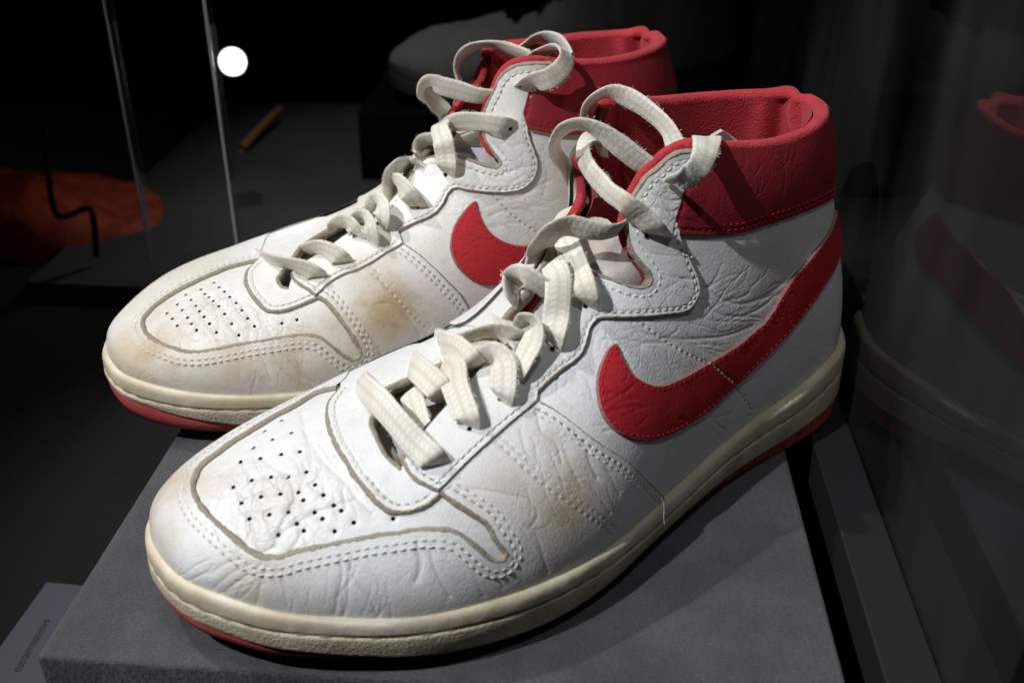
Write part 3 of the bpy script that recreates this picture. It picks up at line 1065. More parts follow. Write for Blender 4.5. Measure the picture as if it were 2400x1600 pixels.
def build_sole(s, root, D):
    n = 500
    uu = np.linspace(0, 1, n)
    A = s.local(0, uu, np.zeros(n)); B = s.local(1, uu, np.zeros(n))[::-1]
    loop = np.vstack([A, B[1:-1]])
    loop = resample(np.vstack([loop, loop[:1]]), 721)[:-1]
    for _ in range(6):
        loop = (np.roll(loop, 1, 0) + 2 * loop + np.roll(loop, -1, 0)) / 4
    tg = unit((np.roll(loop, -1, 0) - np.roll(loop, 1, 0)) * np.array([1, 1, 0]))
    nr = np.stack([tg[:, 1], -tg[:, 0], 0 * tg[:, 0]], 1)
    if ((loop - loop.mean(0)) * nr).sum() < 0:
        nr = -nr
    x = loop[:, 0]; zw = loop[:, 2]
    zb = np.interp(x, [0, .012, .03, .055, .085, .12, .30, .336], [.0145, .0120, .0088, .0058, .0030, .0008, 0, .0018])
    bo = np.interp(x, [.0, .03, .06, .22, .30], [0, -.0015, -.0042, -.0042, 0])     # the wall draws in towards the ground along the waist
    Hs = zw - zb
    z1 = zw - Hs * np.interp(x, [.02, .06, .22, .30], [.33, .27, .27, .33])          # groove
    z2 = zb + np.maximum(Hs * np.interp(x, [.02, .07, .13, .17], [D['red_toe'], .19, .19, .27]), .0040)   # top of red rubber

    def ring(o, z):
        q = loop + nr * (o if np.ndim(o) == 0 else np.asarray(o)[:, None])
        q = q.copy(); q[:, 2] = z
        return s.world(q)

    def skin(name, rows, mat, parent):
        V = np.stack([ring(o, z) for o, z in rows], 1)
        return add_mesh(name, V.reshape(-1, 3), grid_faces(len(loop), len(rows), True, False)[:, ::-1], mat, parent)

    wv = .0003 * hash_noise(loop, 60, 3)
    midsole = skin('midsole', [(-.004, z1 - .0001), (.0030, z1 - .00015), (.0038, z1 - .0003), (.0042, z1 - .0008), (.0043, z1 - .0016), (.0044 + bo * .15, (z1 + z2) / 2), (.0045 + bo * .36, z2 + .0016), (.0045 + bo * .4, z2 + .0008), (.0042 + bo * .45, z2 + .0003), (.0033 + bo * .5, z2)], M_CREAMTEX, root)
    tag(midsole, 'aged cream rubber sidewall with pebbled texture')
    skin('foxing_strip', [(-.005, zw - .0012), (-.0012, zw + .0004), (.0010 + wv, zw + .0008), (.0024 + wv, zw + .0007), (.0034 + wv, zw + .0001), (.0039 + wv, zw - .0010), (.0041 + wv, zw - .0022), (.0042 + wv, z1 + .0016), (.0041 + wv, z1 + .0008), (.0037, z1 + .0003), (.0030, z1)], M_CREAM, midsole)
    seg = np.linalg.norm(np.diff(np.vstack([loop, loop[:1]]), axis=0), axis=1)
    sl = np.concatenate([[0], np.cumsum(seg)[:-1]])
    rear = (x > .135)
    inset = np.where(rear, -.0014, 0.0)
    outs = skin('outsole', [(.0030 + bo * .5, z2 + .0002), (.0037 + inset + bo * .55, z2 - .0006), (.0038 + inset + bo * .9, (z2 + zb) / 2), (.0026 + inset + bo, zb + .0007), (.0012 + inset + bo, zb), (-.018, zb)], M_REDRUB, root)
    tag(outs, 'red rubber outsole')
    # tread blocks along the edge
    pitch = .0102
    st = 0.0
    while st < sl[-1]:
        i0 = np.searchsorted(sl, st + .0005); i1 = min(np.searchsorted(sl, st + pitch - .0005), len(loop) - 1)
        if i1 - i0 > 3 and rear[i0] and rear[i1]:
            ii = np.linspace(i0, i1, 5).astype(int)
            rows = []
            for o, dz in ((.0026 + bo * .5, 'a'), (.0039 + bo * .55, 'b'), (.0039 + bo, 'c'), (.0030 + bo, 'd'), (-.006 + bo * 0, 'd')):
                zz = {'a': z2 + .0001, 'b': z2 - .0005, 'c': zb + .0010, 'd': zb + .0002}[dz]
                rows.append(ring(o, zz)[ii])
            V = np.stack(rows, 1)
            fc = [tuple(q) for q in grid_faces(5, 5)[:, ::-1].tolist()] + [tuple(range(5)), tuple(20 + i for i in range(5))[::-1]]
            add_mesh('tread_block', V.reshape(-1, 3), fc, M_REDRUB, outs, smooth=False)
        st += pitch
    # long stitches lying in the groove between strip and sidewall
    zg = z1 - .0001
    path = ring(.0040, zg)
    V, Fc = [], []
    an = np.arange(6) * 2 * np.pi / 6
    st = 0.002
    nw = s.world(np.concatenate([nr[:, :2], np.zeros((len(nr), 1))], 1)) - s.world(np.zeros((1, 3)))
    while st < sl[-1] - .01:
        q = st + np.linspace(0, 1, 8) * .0072
        xm = np.interp(st, sl, x)
        if xm < .15 or xm > .23:
            cpt = np.stack([np.interp(q, sl, path[:, j]) for j in range(3)], 1)
            nn = unit(np.stack([np.interp(q, sl, nw[:, j]) for j in range(3)], 1))
            rad = .00036 * np.array([.3, .8, 1, 1, 1, 1, .8, .3]) * (1 + .15 * rng.standard_normal())
            sink = np.array([-.0012, -.0007, -.0004, -.0003, -.0003, -.0004, -.0007, -.0012])
            up = np.array([0, 0, 1.])
            R_ = cpt[:, None] + nn[:, None] * (sink[:, None] + rad[:, None] * np.cos(an)[None])[..., None] + up * (rad[:, None] * np.sin(an)[None])[..., None]
            Fc.append(grid_faces(8, 6, False, True, len(V) * 48)); V.append(R_.reshape(-1, 3))
        st += .0082
    tag(add_mesh('sole_stitching', np.vstack(V), np.vstack(Fc), M_THREADBROWN, midsole), kind='stuff')
    # insole, closes the shoe from below
    V = np.vstack([ring(-.002, zw - .002), s.world(np.array([[.15, .01, .022]]))])
    m_ = len(loop)
    add_mesh('insole', V, [(i, (i + 1) % m_, m_) for i in range(m_)], M_INSIDE, root)
# ------------------------------------------------------------------ seams and details of the nearer shoe
near_toecap = tr('A', (1205, 25), (1150, 38), (1080, 60), (960, 130), (830, 200), (700, 280), (600, 340), (520, 400), (440, 460), (395, 520), (375, 590), (390, 660), (430, 730), (500, 800), (580, 870), (660, 940), (740, 990), (800, 1005), (880, 1000), (960, 975), (1100, 945), (1250, 915), (1400, 885)) + tr('B', (100, 1180), (200, 1165), (300, 1160), (380, 1165), (450, 1185), (500, 1220), (550, 1260), (600, 1305), (640, 1335), (690, 1345), (730, 1330), (745, 1290), (720, 1250), (680, 1200), (630, 1110), (560, 1060), (480, 1010), (400, 960), (335, 918))
near_inner = tr('C', (905, 495), (830, 500), (760, 530), (700, 590), (640, 640), (600, 700), (575, 740), (540, 830), (528, 900), (535, 960), (550, 1040), (590, 1110), (640, 1170), (660, 1220), (630, 1265), (560, 1270), (470, 1240), (380, 1210), (310, 1195)) + [(1345, 668), (1310, 720), (1275, 765), (1201, 812), (1145, 859), (1112, 895), (1055, 955), (996, 1021), (960, 1070)]
NEAR = {
    'leather': M_WHITE,
    'curves': {
        'toecap': near_toecap,
        'eyefront': tr('B', (335, 918), (270, 890), (200, 850), (150, 790), (120, 720)),
        'U': tr('A', (1225, 30), (1160, 110), (1150, 180), (1170, 270), (1200, 350), (1250, 430), (1310, 530), (1380, 610), (1430, 670), (1490, 715), (1560, 735), (1640, 725), (1720, 690), (1780, 640)),
        's56': tr('B', (335, 918), (480, 775), (620, 645), (760, 520), (860, 440), (930, 375)),
        'fox': tr('B', (930, 375), (1020, 420), (1110, 480), (1200, 550), (1290, 620), (1370, 670), (1450, 720), (1530, 790), (1610, 870), (1690, 950), (1700, 965)),
        'foxtop': tr('B', (930, 375), (880, 315), (820, 265), (770, 225), (720, 160)),
        'eyeup': tr('D', (145, 775), (200, 720), (280, 650), (350, 600), (395, 550), (420, 480), (440, 410), (480, 360), (560, 350), (680, 345), (800, 335), (920, 320), (980, 300), (1020, 255), (1045, 200), (1040, 140), (1020, 80), (985, 0)) + tr('C', (880, 1110), (840, 1030), (815, 960), (825, 890), (850, 800), (870, 720), (885, 670), (910, 580), (920, 500)),
        'inner': near_inner,
        'swoosh': tr('D', (580, 500), (545, 530), (515, 590), (490, 660), (480, 730), (485, 800), (500, 870), (540, 940), (590, 990), (650, 1020), (720, 1032), (790, 1030), (870, 1005), (960, 960), (1060, 895), (1150, 820), (1260, 720), (1370, 610), (1480, 500), (1580, 390), (1680, 260), (1760, 140), (1820, 30)) + tr('C', (1715, 1060), (1730, 970), (1735, 920), (1720, 880), (1695, 835), (1680, 900), (1650, 970), (1600, 1040), (1540, 1120), (1460, 1210)) + tr('D', (1420, 370), (1340, 440), (1240, 520), (1110, 600), (1000, 665), (900, 715), (830, 738), (780, 735), (720, 710), (670, 675), (630, 620), (605, 565)),
        'band': tr('C', (815, 955), (900, 962), (1000, 965), (1150, 955), (1300, 910), (1450, 860), (1600, 800), (1685, 745)),
        'mid': tr('B', (690, 630), (800, 730), (900, 820), (1000, 900), (1100, 970), (1200, 1040), (1300, 1110), (1380, 1180)),
        'heelseam2': tr('D', (1095, 600), (1150, 640), (1200, 685), (1255, 728)),
        'heelseam': tr('D', (720, 370), (800, 430), (900, 500), (1000, 560), (1100, 605), (1180, 665), (1250, 720), (1300, 790), (1335, 850), (1340, 905)),
    },
    'perfs': tr('A', (880, 203), (936, 272), (783, 265), (827, 313), (719, 362), (877, 398), (984, 380), (757, 420), (643, 440), (1022, 495), (915, 522), (817, 527), (706, 546), (600, 583), (1072, 573), (975, 613), (872, 625), (760, 641), (647, 675), (1120, 632), (1005, 662), (918, 727), (808, 744), (693, 767), (1180, 692), (1070, 732), (966, 797), (859, 860), (1224, 724), (1115, 770), (1007, 838), (1296, 793), (1186, 842), (1522, 770)),
    'eyelow_in': [(1185, 845), (1145, 859), (1112, 895), (1055, 955), (996, 1021), (950, 1075)],
    'eyelets': [(1030, 1090), (1100, 1015), (1172, 945), (1214, 868), (1296, 825), (1372, 722), (1512, 552), (1568, 418)],
    'creases': [(tr('A', *p), d, w) for p, d, w in [
        ([(980, 150), (1000, 240), (1040, 330), (1110, 430), (1180, 500), (1250, 570), (1310, 650), (1400, 740)], .0011, .0022),
        ([(1030, 330), (1050, 420), (1030, 490), (960, 520), (870, 505)], .0006, .0010),
        ([(560, 560), (640, 560), (700, 545), (810, 525), (920, 515)], .0006, .0008),
        ([(600, 585), (630, 640), (650, 675), (690, 770), (720, 870), (750, 960)], .0008, .0010),
        ([(640, 665), (760, 640), (870, 625), (960, 610)], .0004, .0007),
        ([(890, 520), (930, 560), (950, 650), (910, 740), (880, 800), (860, 860), (840, 930)], .0009, .0011),
        ([(750, 975), (830, 930), (860, 860), (960, 800), (1070, 735), (1180, 695), (1300, 660)], .0007, .0009),
        ([(460, 640), (540, 650), (600, 640)], .0004, .0007),
        ([(500, 500), (560, 540), (600, 583)], .0004, .0008),
        ([(640, 440), (680, 500), (706, 546)], .0004, .0007),
        ([(760, 420), (820, 470), (880, 500), (915, 522)], .0005, .0008),
        ([(1000, 440), (1020, 500), (975, 620), (920, 720)], .0006, .0009),
        ([(980, 600), (1060, 560), (1110, 480)], .0004, .0008),
        ([(740, 700), (790, 740), (810, 830), (830, 880)], .0005, .0009),
        ([(690, 570), (720, 640), (790, 700)], .0004, .0007),
        ([(720, 1030), (640, 1060), (560, 1110), (500, 1160)], .0005, .0009),
        ([(760, 1040), (690, 1090), (600, 1150), (520, 1190)], .0006, .0010),
        ([(800, 1050), (770, 1140), (750, 1240)], .0006, .0011),
        ([(650, 1000), (560, 1030), (490, 1080)], .0004, .0008),
        ([(1230, 1010), (1230, 1100), (1210, 1200), (1190, 1300)], .0007, .0011),
        ([(1290, 1000), (1270, 1100), (1260, 1250), (1240, 1320)], .0006, .0009),
        ([(1280, 1060), (1330, 1150), (1400, 1240), (1430, 1310)], .0007, .0010),
        ([(1660, 960), (1670, 1040), (1650, 1120)], .0005, .0008),
        ([(1740, 930), (1740, 1000), (1790, 1120), (1840, 1200)], .0006, .0010),
        ([(860, 1060), (900, 1160), (920, 1260)], .0003, .0010),
        ([(1390, 560), (1450, 640), (1560, 700)], .0005, .0012),
    ]] + [(tr('B', *p), d, w) for p, d, w in [
        ([(930, 430), (960, 560), (1050, 640), (1080, 740)], .0009, .0018),
        ([(1160, 560), (1220, 640), (1250, 740), (1290, 830)], .0008, .0014),
        ([(380, 915), (560, 910), (760, 940), (880, 970), (930, 1060), (890, 1130)], .0005, .0009),
        ([(920, 1180), (960, 1300), (990, 1400)], .0005, .0009),
        ([(1100, 680), (1150, 800), (1200, 900)], .0006, .0016),
        ([(830, 560), (860, 680), (920, 760)], .0005, .0014),
        ([(1340, 760), (1380, 850), (1420, 930)], .0004, .0010),
        ([(690, 1440), (720, 1490)], .0003, .0008),
        ([(200, 1240), (230, 1340), (210, 1440)], .0005, .0010),
        ([(530, 1380), (570, 1480), (600, 1540)], .0003, .0009),
    ]] + [(tr('D', *p), d, w) for p, d, w in [
        ([(620, 380), (760, 440), (950, 470), (1180, 455), (1360, 390)], .0008, .0016),
        ([(560, 420), (640, 470), (760, 490), (900, 490)], .0006, .0012),
        ([(1100, 180), (1180, 240), (1300, 270), (1480, 190), (1600, 80)], .0007, .0018),
        ([(1080, 250), (1180, 330), (1320, 330), (1450, 260)], .0005, .0012),
        ([(520, 830), (600, 800), (680, 805)], .0003, .0006),
        ([(540, 880), (640, 850), (720, 850)], .0003, .0006),
        ([(1260, 720), (1320, 720), (1370, 690)], .0004, .0008),
        ([(330, 640), (420, 700), (450, 800)], .0003, .0008),
        ([(900, 900), (980, 940), (1080, 960)], .0003, .0007),
    ]] + [(tr('C', *p), d, w) for p, d, w in [
        ([(700, 740), (760, 770), (830, 770)], .0005, .0010),
        ([(690, 800), (760, 830), (830, 820)], .0006, .0011),
        ([(720, 870), (780, 890), (820, 890)], .0005, .0010),
        ([(660, 1070), (760, 1080), (850, 1080)], .0003, .0010),
        ([(740, 1270), (800, 1230), (870, 1200)], .0003, .0010),
        ([(1380, 500), (1390, 640), (1370, 760)], .0003, .0008),
    ]],
    'stains': [(tr('B', (1060, 1060))[0], .016, .72), (tr('B', (800, 900))[0], .012, .35), (tr('A', (240, 640))[0], .020, .52), (tr('A', (210, 830))[0], .016, .40), (tr('A', (800, 660))[0], .012, .14), (tr('B', (990, 600))[0], .008, .28), (tr('A', (700, 1170))[0], .014, .22), (tr('D', (1450, 120))[0], .014, .2), (tr('D', (1640, 700))[0], .014, .14)],
    'crackle': [(tr('A', (740, 600))[0], 100, 80, 62, 26, 80), (tr('A', (760, 640))[0], 100, 80, -20, 16, 80), (tr('A', (1120, 470))[0], 40, 60, 60, 14, 70), (tr('A', (640, 1090))[0], 70, 34, 142, 8, 80), (tr('A', (1250, 1150))[0], 110, 40, 95, 12, 80),
                (tr('B', (1080, 700))[0], 90, 70, 65, 10, 70), (tr('B', (900, 1000))[0], 70, 50, 30, 5, 70), (tr('D', (800, 430))[0], 120, 35, 12, 24, 80), (tr('D', (570, 850))[0], 40, 60, -8, 14, 35), (tr('D', (1250, 250))[0], 80, 50, -25, 20, 80), (tr('C', (760, 800))[0], 30, 40, 10, 12, 40),
                (tr('C', (760, 1200))[0], 40, 50, 20, 10, 40), (tr('C', (1350, 640))[0], 130, 50, 82, 10, 40), (tr('D', (1000, 960))[0], 60, 20, 20, 10, 50), (tr('D', (350, 720))[0], 40, 40, 40, 8, 50), (tr('D', (1650, 480))[0], 40, 50, -60, 8, 50)],
    'tongue_tip': [(tr('Q', (640, 640), (700, 545), (780, 498), (860, 545), (935, 608), (800, 660)), [.012, .014, .012, .010, .012, .012])],
    'wrinkles': [(tr('A', (760, 620))[0], .022, .7), (tr('A', (1050, 560))[0], .016, .8), (tr('A', (640, 1080))[0], .014, .6), (tr('B', (1100, 700))[0], .02, .3), (tr('D', (780, 440))[0], .024, .7), (tr('D', (560, 840))[0], .012, .6), (tr('D', (1250, 240))[0], .024, .5), (tr('C', (760, 800))[0], .012, .8), (tr('C', (1350, 620))[0], .02, .5)],
    'foot_yellow': .22, 'red_toe': .34,
    'side': 1, 'inner_side': -1, 'swoosh_side': -1,
    'stitch_rows': [('toecap', -.0030, .0016), ('toecap', -.0052, .0016), ('fox', -.0026, .0016), ('fox', -.0048, .0016), ('U', .0024, .0012), ('s56', .0022, .0027),
                    ('eyeup', .0016, .0022), ('inner', .0032, .0023), ('band', .0018, .0016), ('band', .0040, .0020), ('mid', .0, .0016), ('mid', .0026, .0016), ('eyefront', -.0022, .0027), ('heelseam', 0, .0006), ('heelseam2', 0, .0023)],
    'n_inner_up': 262, 'n_piping': 100, 'cap_mirror': 200, 'lining_u': .40, 'rim_u': .69,
    'cap_far': [(.30, 1.40), (.285, 1.30)],
    'open_front': lambda s: s.curve([(939, 1104), (903, 1071), (879, 1024), (869, 995), (880, 965)]),
    'open_far': lambda s, c: smooth_path([(.281, .945), (.294, 1.0), (.31, .995), (.346, .972), (.38, .935), (.431, .967), (.472, .971), (.511, .984), (.535, 1.06), (.56, 1.10), (.60, 1.12), (.64, 1.15), (.67, 1.15), (.695, 1.12), (.703, 1.06), (.709, 1.0)], 200),
    'pipe_far': lambda s, c: smooth_path([(.56, 1.10), (.60, 1.12), (.64, 1.15), (.67, 1.15), (.695, 1.12), (.703, 1.06)][::-1], 80),
    'u_far': [(.30, .9), (.36, 1.0), (.36, 1.5), (.29, 1.4)],
    'tongue': [(.255, .60), (.40, .62), (.52, .60), (.62, .55), (.64, .62), (.60, .85), (.52, 1.10), (.40, 1.15), (.255, 1.1)],
}


def L(crop, *pts):
    """lace strand in a picture crop: (x, y, lift over the surface or ('y', local y), half width)"""
    x0, y0, k = CR[crop]
    return [(x0 + k * p[0], y0 + k * p[1], p[2], p[3] * k, p[4] if len(p) > 4 else 1) for p in pts]


NEAR['laces'] = [
    L('G', (150, 850, -.012, 80), (205, 910, .001, 82), (300, 1000, .006, 85), (400, 1110, .007, 85), (500, 1230, .006, 85), (600, 1340, .0045, 85), (700, 1430, .004, 75), (755, 1500, -.007, 50)),
    L('G', (530, 745, -.006, 80), (585, 785, .003, 80), (660, 850, .006, 85), (750, 940, .005, 85), (810, 1020, -.008, 70)),
    L('G', (545, 960, -.002, 70), (590, 1090, -.003, 70), (650, 1230, -.004, 60)),
    L('G', (800, 735, .000, 70), (850, 790, .005, 80), (860, 900, .007, 82), (910, 1040, .006, 80), (950, 1150, .004, 65), (968, 1260, -.007, 35)),
    L('G', (740, 600, -.006, 75), (790, 620, .003, 75), (870, 650, .006, 78), (960, 740, .006, 75), (1045, 840, -.009, 60)),
    L('G', (1075, 735, .001, 70), (1145, 690, .007, 70), (1200, 760, .008, 85), (1205, 870, .007, 85), (1200, 970, .004, 80), (1180, 1075, -.007, 45)),
    L('G', (935, 605, -.006, 50), (985, 575, .003, 50), (1060, 545, .006, 50), (1170, 535, .008, 60), (1270, 575, .006, 60), (1350, 625, -.009, 50)),
    L('G', (1330, 500, .004, 40), (1380, 445, .010, 45), (1430, 500, .010, 45), (1410, 600, .008, 55), (1360, 700, .006, 55), (1320, 790, .003, 45), (1290, 845, -.007, 30)),
    L('G', (1550, 50, .006, 70), (1590, 150, .010, 88), (1592, 280, .010, 95), (1577, 420, .008, 85), (1562, 550, .006, 55), (1556, 695, -.007, 28)),
    L('G', (1300, 310, .000, 45), (1245, 250, .006, 45), (1255, 160, .010, 55), (1350, 140, .012, 60), (1450, 195, .011, 50), (1540, 260, .005, 45)),
    L('G', (1010, 905, -.006, 60), (940, 800, -.001, 70), (870, 720, .001, 70), (800, 660, -.004, 60)),
    L('G', (1160, 800, -.006, 55), (1090, 700, .000, 65), (1020, 640, .002, 65), (950, 590, -.004, 55)),
    L('G', (1390, 690, -.006, 45), (1330, 610, .002, 55), (1260, 520, .003, 55), (1200, 440, -.004, 45)),
    L('H', (185, 1180, .000, 45), (160, 1080, .006, 35), (190, 990, .011, 45), (300, 950, .012, 50), (420, 945, .010, 52), (560, 975, .006, 52), (670, 985, .003, 42), (780, 940, -.004, 35)),
    L('H', (570, 730, Y(-.02), 45), (490, 805, Y(-.012), 40), (400, 880, Y(-.002), 50), (375, 960, Y(.006), 60), (410, 1080, Y(.014), 62), (460, 1200, Y(.022), 65), (500, 1310, .008, 60), (527, 1400, .005, 45), (540, 1485, -.007, 25)),
    L('H', (640, 445, Y(-.026), 35), (560, 405, Y(-.018), 38), (515, 470, Y(-.008), 42), (540, 580, Y(.004), 48), (640, 700, Y(.014), 55), (760, 800, .010, 62), (870, 880, .007, 68), (950, 960, .005, 68), (1000, 1012, -.004, 50)),
    L('H', (475, 700, Y(-.030), 45), (420, 620, Y(-.026), 50), (350, 510, Y(-.018), 42), (335, 410, Y(-.010), 28), (400, 325, Y(-.004), 48), (500, 305, Y(.002), 48), (610, 345, Y(.008), 52), (740, 440, Y(.014), 55), (850, 525, Y(.018), 55), (940, 590, Y(.021), 50)),
    L('H', (535, 300, Y(-.036), 32), (525, 215, Y(-.036), 32), (590, 140, Y(-.030), 36), (700, 108, Y(-.024), 38), (820, 150, Y(-.016), 42), (950, 240, Y(-.006), 45), (1040, 330, Y(.004), 45), (1090, 440, Y(.010), 50), (1110, 520, Y(.014), 50)),
{'L': [(1632.0, 372.3, 0.012), (1629.4, 326.1, 0.026), (1626.4, 353.8, 0.0365), (1612.8, 385.3, 0.04), (1590.6, 401.9, 0.04), (1570.2, 412.3, 0.0395), (1559.1, 421.2, 0.031)],
     'R': [(1679.3, 372.3, 0.012), (1681.9, 324.3, 0.026), (1678.2, 353.8, 0.0375), (1665.3, 390.8, 0.041), (1638.7, 419.7, 0.041), (1601.7, 427.1, 0.0395), (1570.2, 427.1, 0.031)]},
]

# ------------------------------------------------------------------ the farther shoe
FAR = {
    'leather': M_YELLOWED,
    'curves': {
        'toecap': tr('E', (1195, 181), (1165, 187), (1120, 197), (1000, 228), (850, 288), (700, 358), (560, 440), (470, 510), (410, 580), (400, 640), (430, 700), (500, 750), (600, 790), (700, 815), (800, 815), (900, 800), (1000, 780), (1100, 760), (1250, 735), (1400, 710), (1500, 700), (1600, 715), (1660, 750), (1720, 800), (1780, 845), (1840, 865), (1890, 840), (1895, 790), (1860, 720), (1820, 660), (1770, 590), (1700, 500), (1650, 450), (1595, 428)),
        'eyefront': tr('E', (1595, 428), (1550, 395), (1500, 365), (1450, 325), (1430, 285)),
        'U': tr('E', (1190, 185), (1135, 240), (1115, 290), (1120, 350), (1150, 410), (1190, 460), (1240, 510), (1300, 530), (1370, 525), (1450, 500), (1520, 470), (1590, 440)),
        's56': tr('E', (1595, 428), (1680, 350), (1780, 290), (1870, 260), (1960, 215), (2060, 150), (2180, 78)),
        'fox': tr('F', (225, 1265), (320, 1330), (400, 1400), (480, 1480), (560, 1568)) + [(1107, 750), (1125, 790), (1135, 815)],
        'foxtop': tr('F', (225, 1265), (150, 1205), (80, 1165), (40, 1130)),
        'eyeup': tr('F', (205, 1200), (230, 1180), (300, 1145), (370, 1115), (420, 1080), (460, 1030), (490, 970), (520, 945), (600, 955), (700, 965), (800, 965), (880, 950), (940, 915), (975, 860), (985, 800), (970, 740), (945, 670), (930, 600), (940, 530), (960, 450), (975, 390), (1010, 320), (1060, 255)),
        'inner': tr('F', (1060, 242), (960, 240), (880, 250), (820, 280), (780, 330), (750, 400), (720, 460), (700, 520), (690, 580), (695, 650), (720, 700), (760, 760), (785, 800), (760, 830), (690, 820), (600, 790), (530, 770), (450, 775), (390, 780), (340, 810), (290, 860), (260, 920), (190, 1010), (100, 1110)) + tr('I', (1050, 680), (900, 790), (720, 915), (600, 985), (450, 1090)),
        'swoosh': tr('F', (635, 1020), (600, 1050), (560, 1100), (520, 1170), (500, 1250), (505, 1310), (530, 1370), (580, 1430), (640, 1470), (700, 1485), (770, 1480), (860, 1450), (960, 1390), (1100, 1280), (1250, 1140), (1400, 980), (1520, 830), (1640, 690), (1720, 600), (1760, 560), (1700, 560), (1600, 640), (1480, 780), (1350, 930), (1220, 1070), (1100, 1180), (1000, 1240), (920, 1268), (850, 1265), (790, 1245), (730, 1210), (680, 1150), (650, 1090)),
        'band': tr('F', (930, 600), (1000, 615), (1080, 630), (1200, 635), (1350, 615), (1500, 570), (1650, 520), (1740, 490)),
        'mid': tr('E', (1950, 260), (2050, 340), (2150, 450), (2250, 560), (2352, 650)),
        'heelseam2': tr('F', (1060, 1240), (1080, 1260), (1110, 1275)),
        'heelseam': tr('F', (720, 965), (780, 1030), (850, 1100), (950, 1170), (1050, 1230)),
    },
    'halves': {'swoosh': (0,), 'fox': (0,), 'band': (0,), 'mid': (0,), 'heelseam': (0,), 'eyeup': (0,)},
    'perfs': tr('E', (885, 325), (920, 357), (957, 386), (993, 423), (1037, 463), (1077, 514), (1117, 571), (1165, 628), (795, 372), (822, 405), (850, 428), (880, 453), (918, 488), (958, 541), (1007, 610), (1057, 690), (690, 410), (727, 445), (760, 488), (785, 526), (817, 563), (855, 611), (902, 670), (630, 475), (665, 517), (702, 568), (730, 611), (765, 655), (560, 540), (598, 577), (632, 625), (1354, 608), (1457, 584)),
    'perf_r': .00075,
    'eyelow_in': tr('I', (1120, 600), (1050, 680), (900, 790), (720, 915), (600, 985), (450, 1090)),
    'eyelets': tr('I', (665, 1110), (945, 975), (1200, 795), (1280, 625), (1665, 455)) + tr('J', (660, 1385), (1250, 940), (1330, 545)),
    'creases': [(tr('E', *p), d, w) for p, d, w in [
        ([(1205, 810), (1240, 900), (1280, 1000)], .0006, .0010), ([(1290, 800), (1340, 900), (1420, 1000)], .0006, .0010), ([(1330, 790), (1420, 880), (1500, 980)], .0005, .0009),
        ([(2000, 480), (2100, 470), (2220, 580), (2300, 690)], .0007, .0016), ([(1930, 700), (2000, 760), (2040, 850)], .0006, .0012),
        ([(700, 580), (780, 620), (840, 700)], .0003, .0007), ([(760, 500), (700, 560), (640, 620)], .0004, .0007), ([(600, 580), (700, 570), (820, 565)], .0003, .0007),
        ([(1000, 430), (1050, 520), (1120, 600), (1130, 700)], .0005, .0009), ([(1060, 440), (1130, 560), (1260, 600)], .0005, .0012), ([(640, 760), (700, 640), (760, 560)], .0003, .0007),
        ([(1330, 540), (1420, 620), (1560, 640)], .0003, .0010), ([(2000, 260), (2060, 360), (2120, 420)], .0006, .0014)]] + [(tr('F', *p), d, w) for p, d, w in [
            ([(640, 990), (780, 1010), (900, 985), (1060, 900)], .0006, .0014), ([(720, 1100), (820, 1060), (960, 1080)], .0005, .0012), ([(760, 880), (860, 840), (950, 800)], .0004, .0012),
            ([(820, 700), (880, 690), (930, 690)], .0004, .0010), ([(1000, 760), (1040, 860), (1020, 980)], .0004, .0014)]],
    'stains': [(tr('E', (2080, 530))[0], .018, .95), (tr('E', (1960, 650))[0], .014, .6), (tr('E', (2230, 640))[0], .010, .5), (tr('E', (440, 860))[0], .022, .62), (tr('E', (800, 940))[0], .016, .42), (tr('E', (1050, 920))[0], .016, .5), (tr('E', (1480, 830))[0], .018, .55), (tr('E', (780, 520))[0], .008, .28), (tr('E', (1720, 620))[0], .010, .45), (tr('F', (190, 900))[0], .010, .4), (tr('E', (1450, 980))[0], .014, .4)],
    'crackle': [(tr('E', (720, 570))[0], 60, 40, 60, 34, 50), (tr('E', (700, 600))[0], 50, 40, -20, 20, 40), (tr('E', (1060, 470))[0], 50, 50, 60, 20, 60), (tr('E', (1250, 620))[0], 60, 20, 40, 10, 60), (tr('E', (1300, 890))[0], 80, 30, 70, 12, 60), (tr('E', (2100, 520))[0], 60, 50, 42, 5, 70),
                (tr('F', (800, 1050))[0], 60, 40, 5, 18, 60), (tr('F', (880, 780))[0], 30, 50, -30, 12, 40), (tr('F', (400, 920))[0], 30, 20, -20, 8, 40), (tr('F', (600, 1300))[0], 20, 50, 0, 8, 30)],
    'wrinkles': [(tr('E', (700, 560))[0], .02, 1.0), (tr('E', (1050, 480))[0], .02, 1.0), (tr('E', (1250, 620))[0], .016, .7), (tr('F', (760, 1080))[0], .02, .8), (tr('F', (860, 760))[0], .016, .6)],
    'foot_yellow': .30, 'red_toe': .50,
    'side': 1, 'inner_side': -1, 'swoosh_side': -1,
    'stitch_rows': NEAR['stitch_rows'],
    'n_inner_up': 270, 'n_piping': 110, 'cap_mirror': 150, 'lining_u': .40, 'rim_u': .69,
    'cap_far': [(.30, 1.40), (.285, 1.30)],
    'open_front': lambda s: s.curve(tr('I', (400, 1240), (330, 1225), (290, 1150), (330, 1085))),
    'open_far': lambda s, c: smooth_path([(.30, 1.0), (.34, 1.06), (.40, 1.08), (.47, 1.08), (.511, 1.07), (.535, 1.09), (.56, 1.10), (.60, 1.12), (.64, 1.15), (.67, 1.15), (.695, 1.12), (.703, 1.06), (.709, 1.0)], 200),
    'pipe_far': NEAR['pipe_far'],
    'u_far': [(.30, .95), (.36, 1.0), (.36, 1.5), (.29, 1.4)],
    'tongue': [(.255, .60), (.40, .62), (.52, .60), (.62, .55), (.64, .62), (.60, .85), (.52, 1.10), (.40, 1.15), (.255, 1.1)],
}
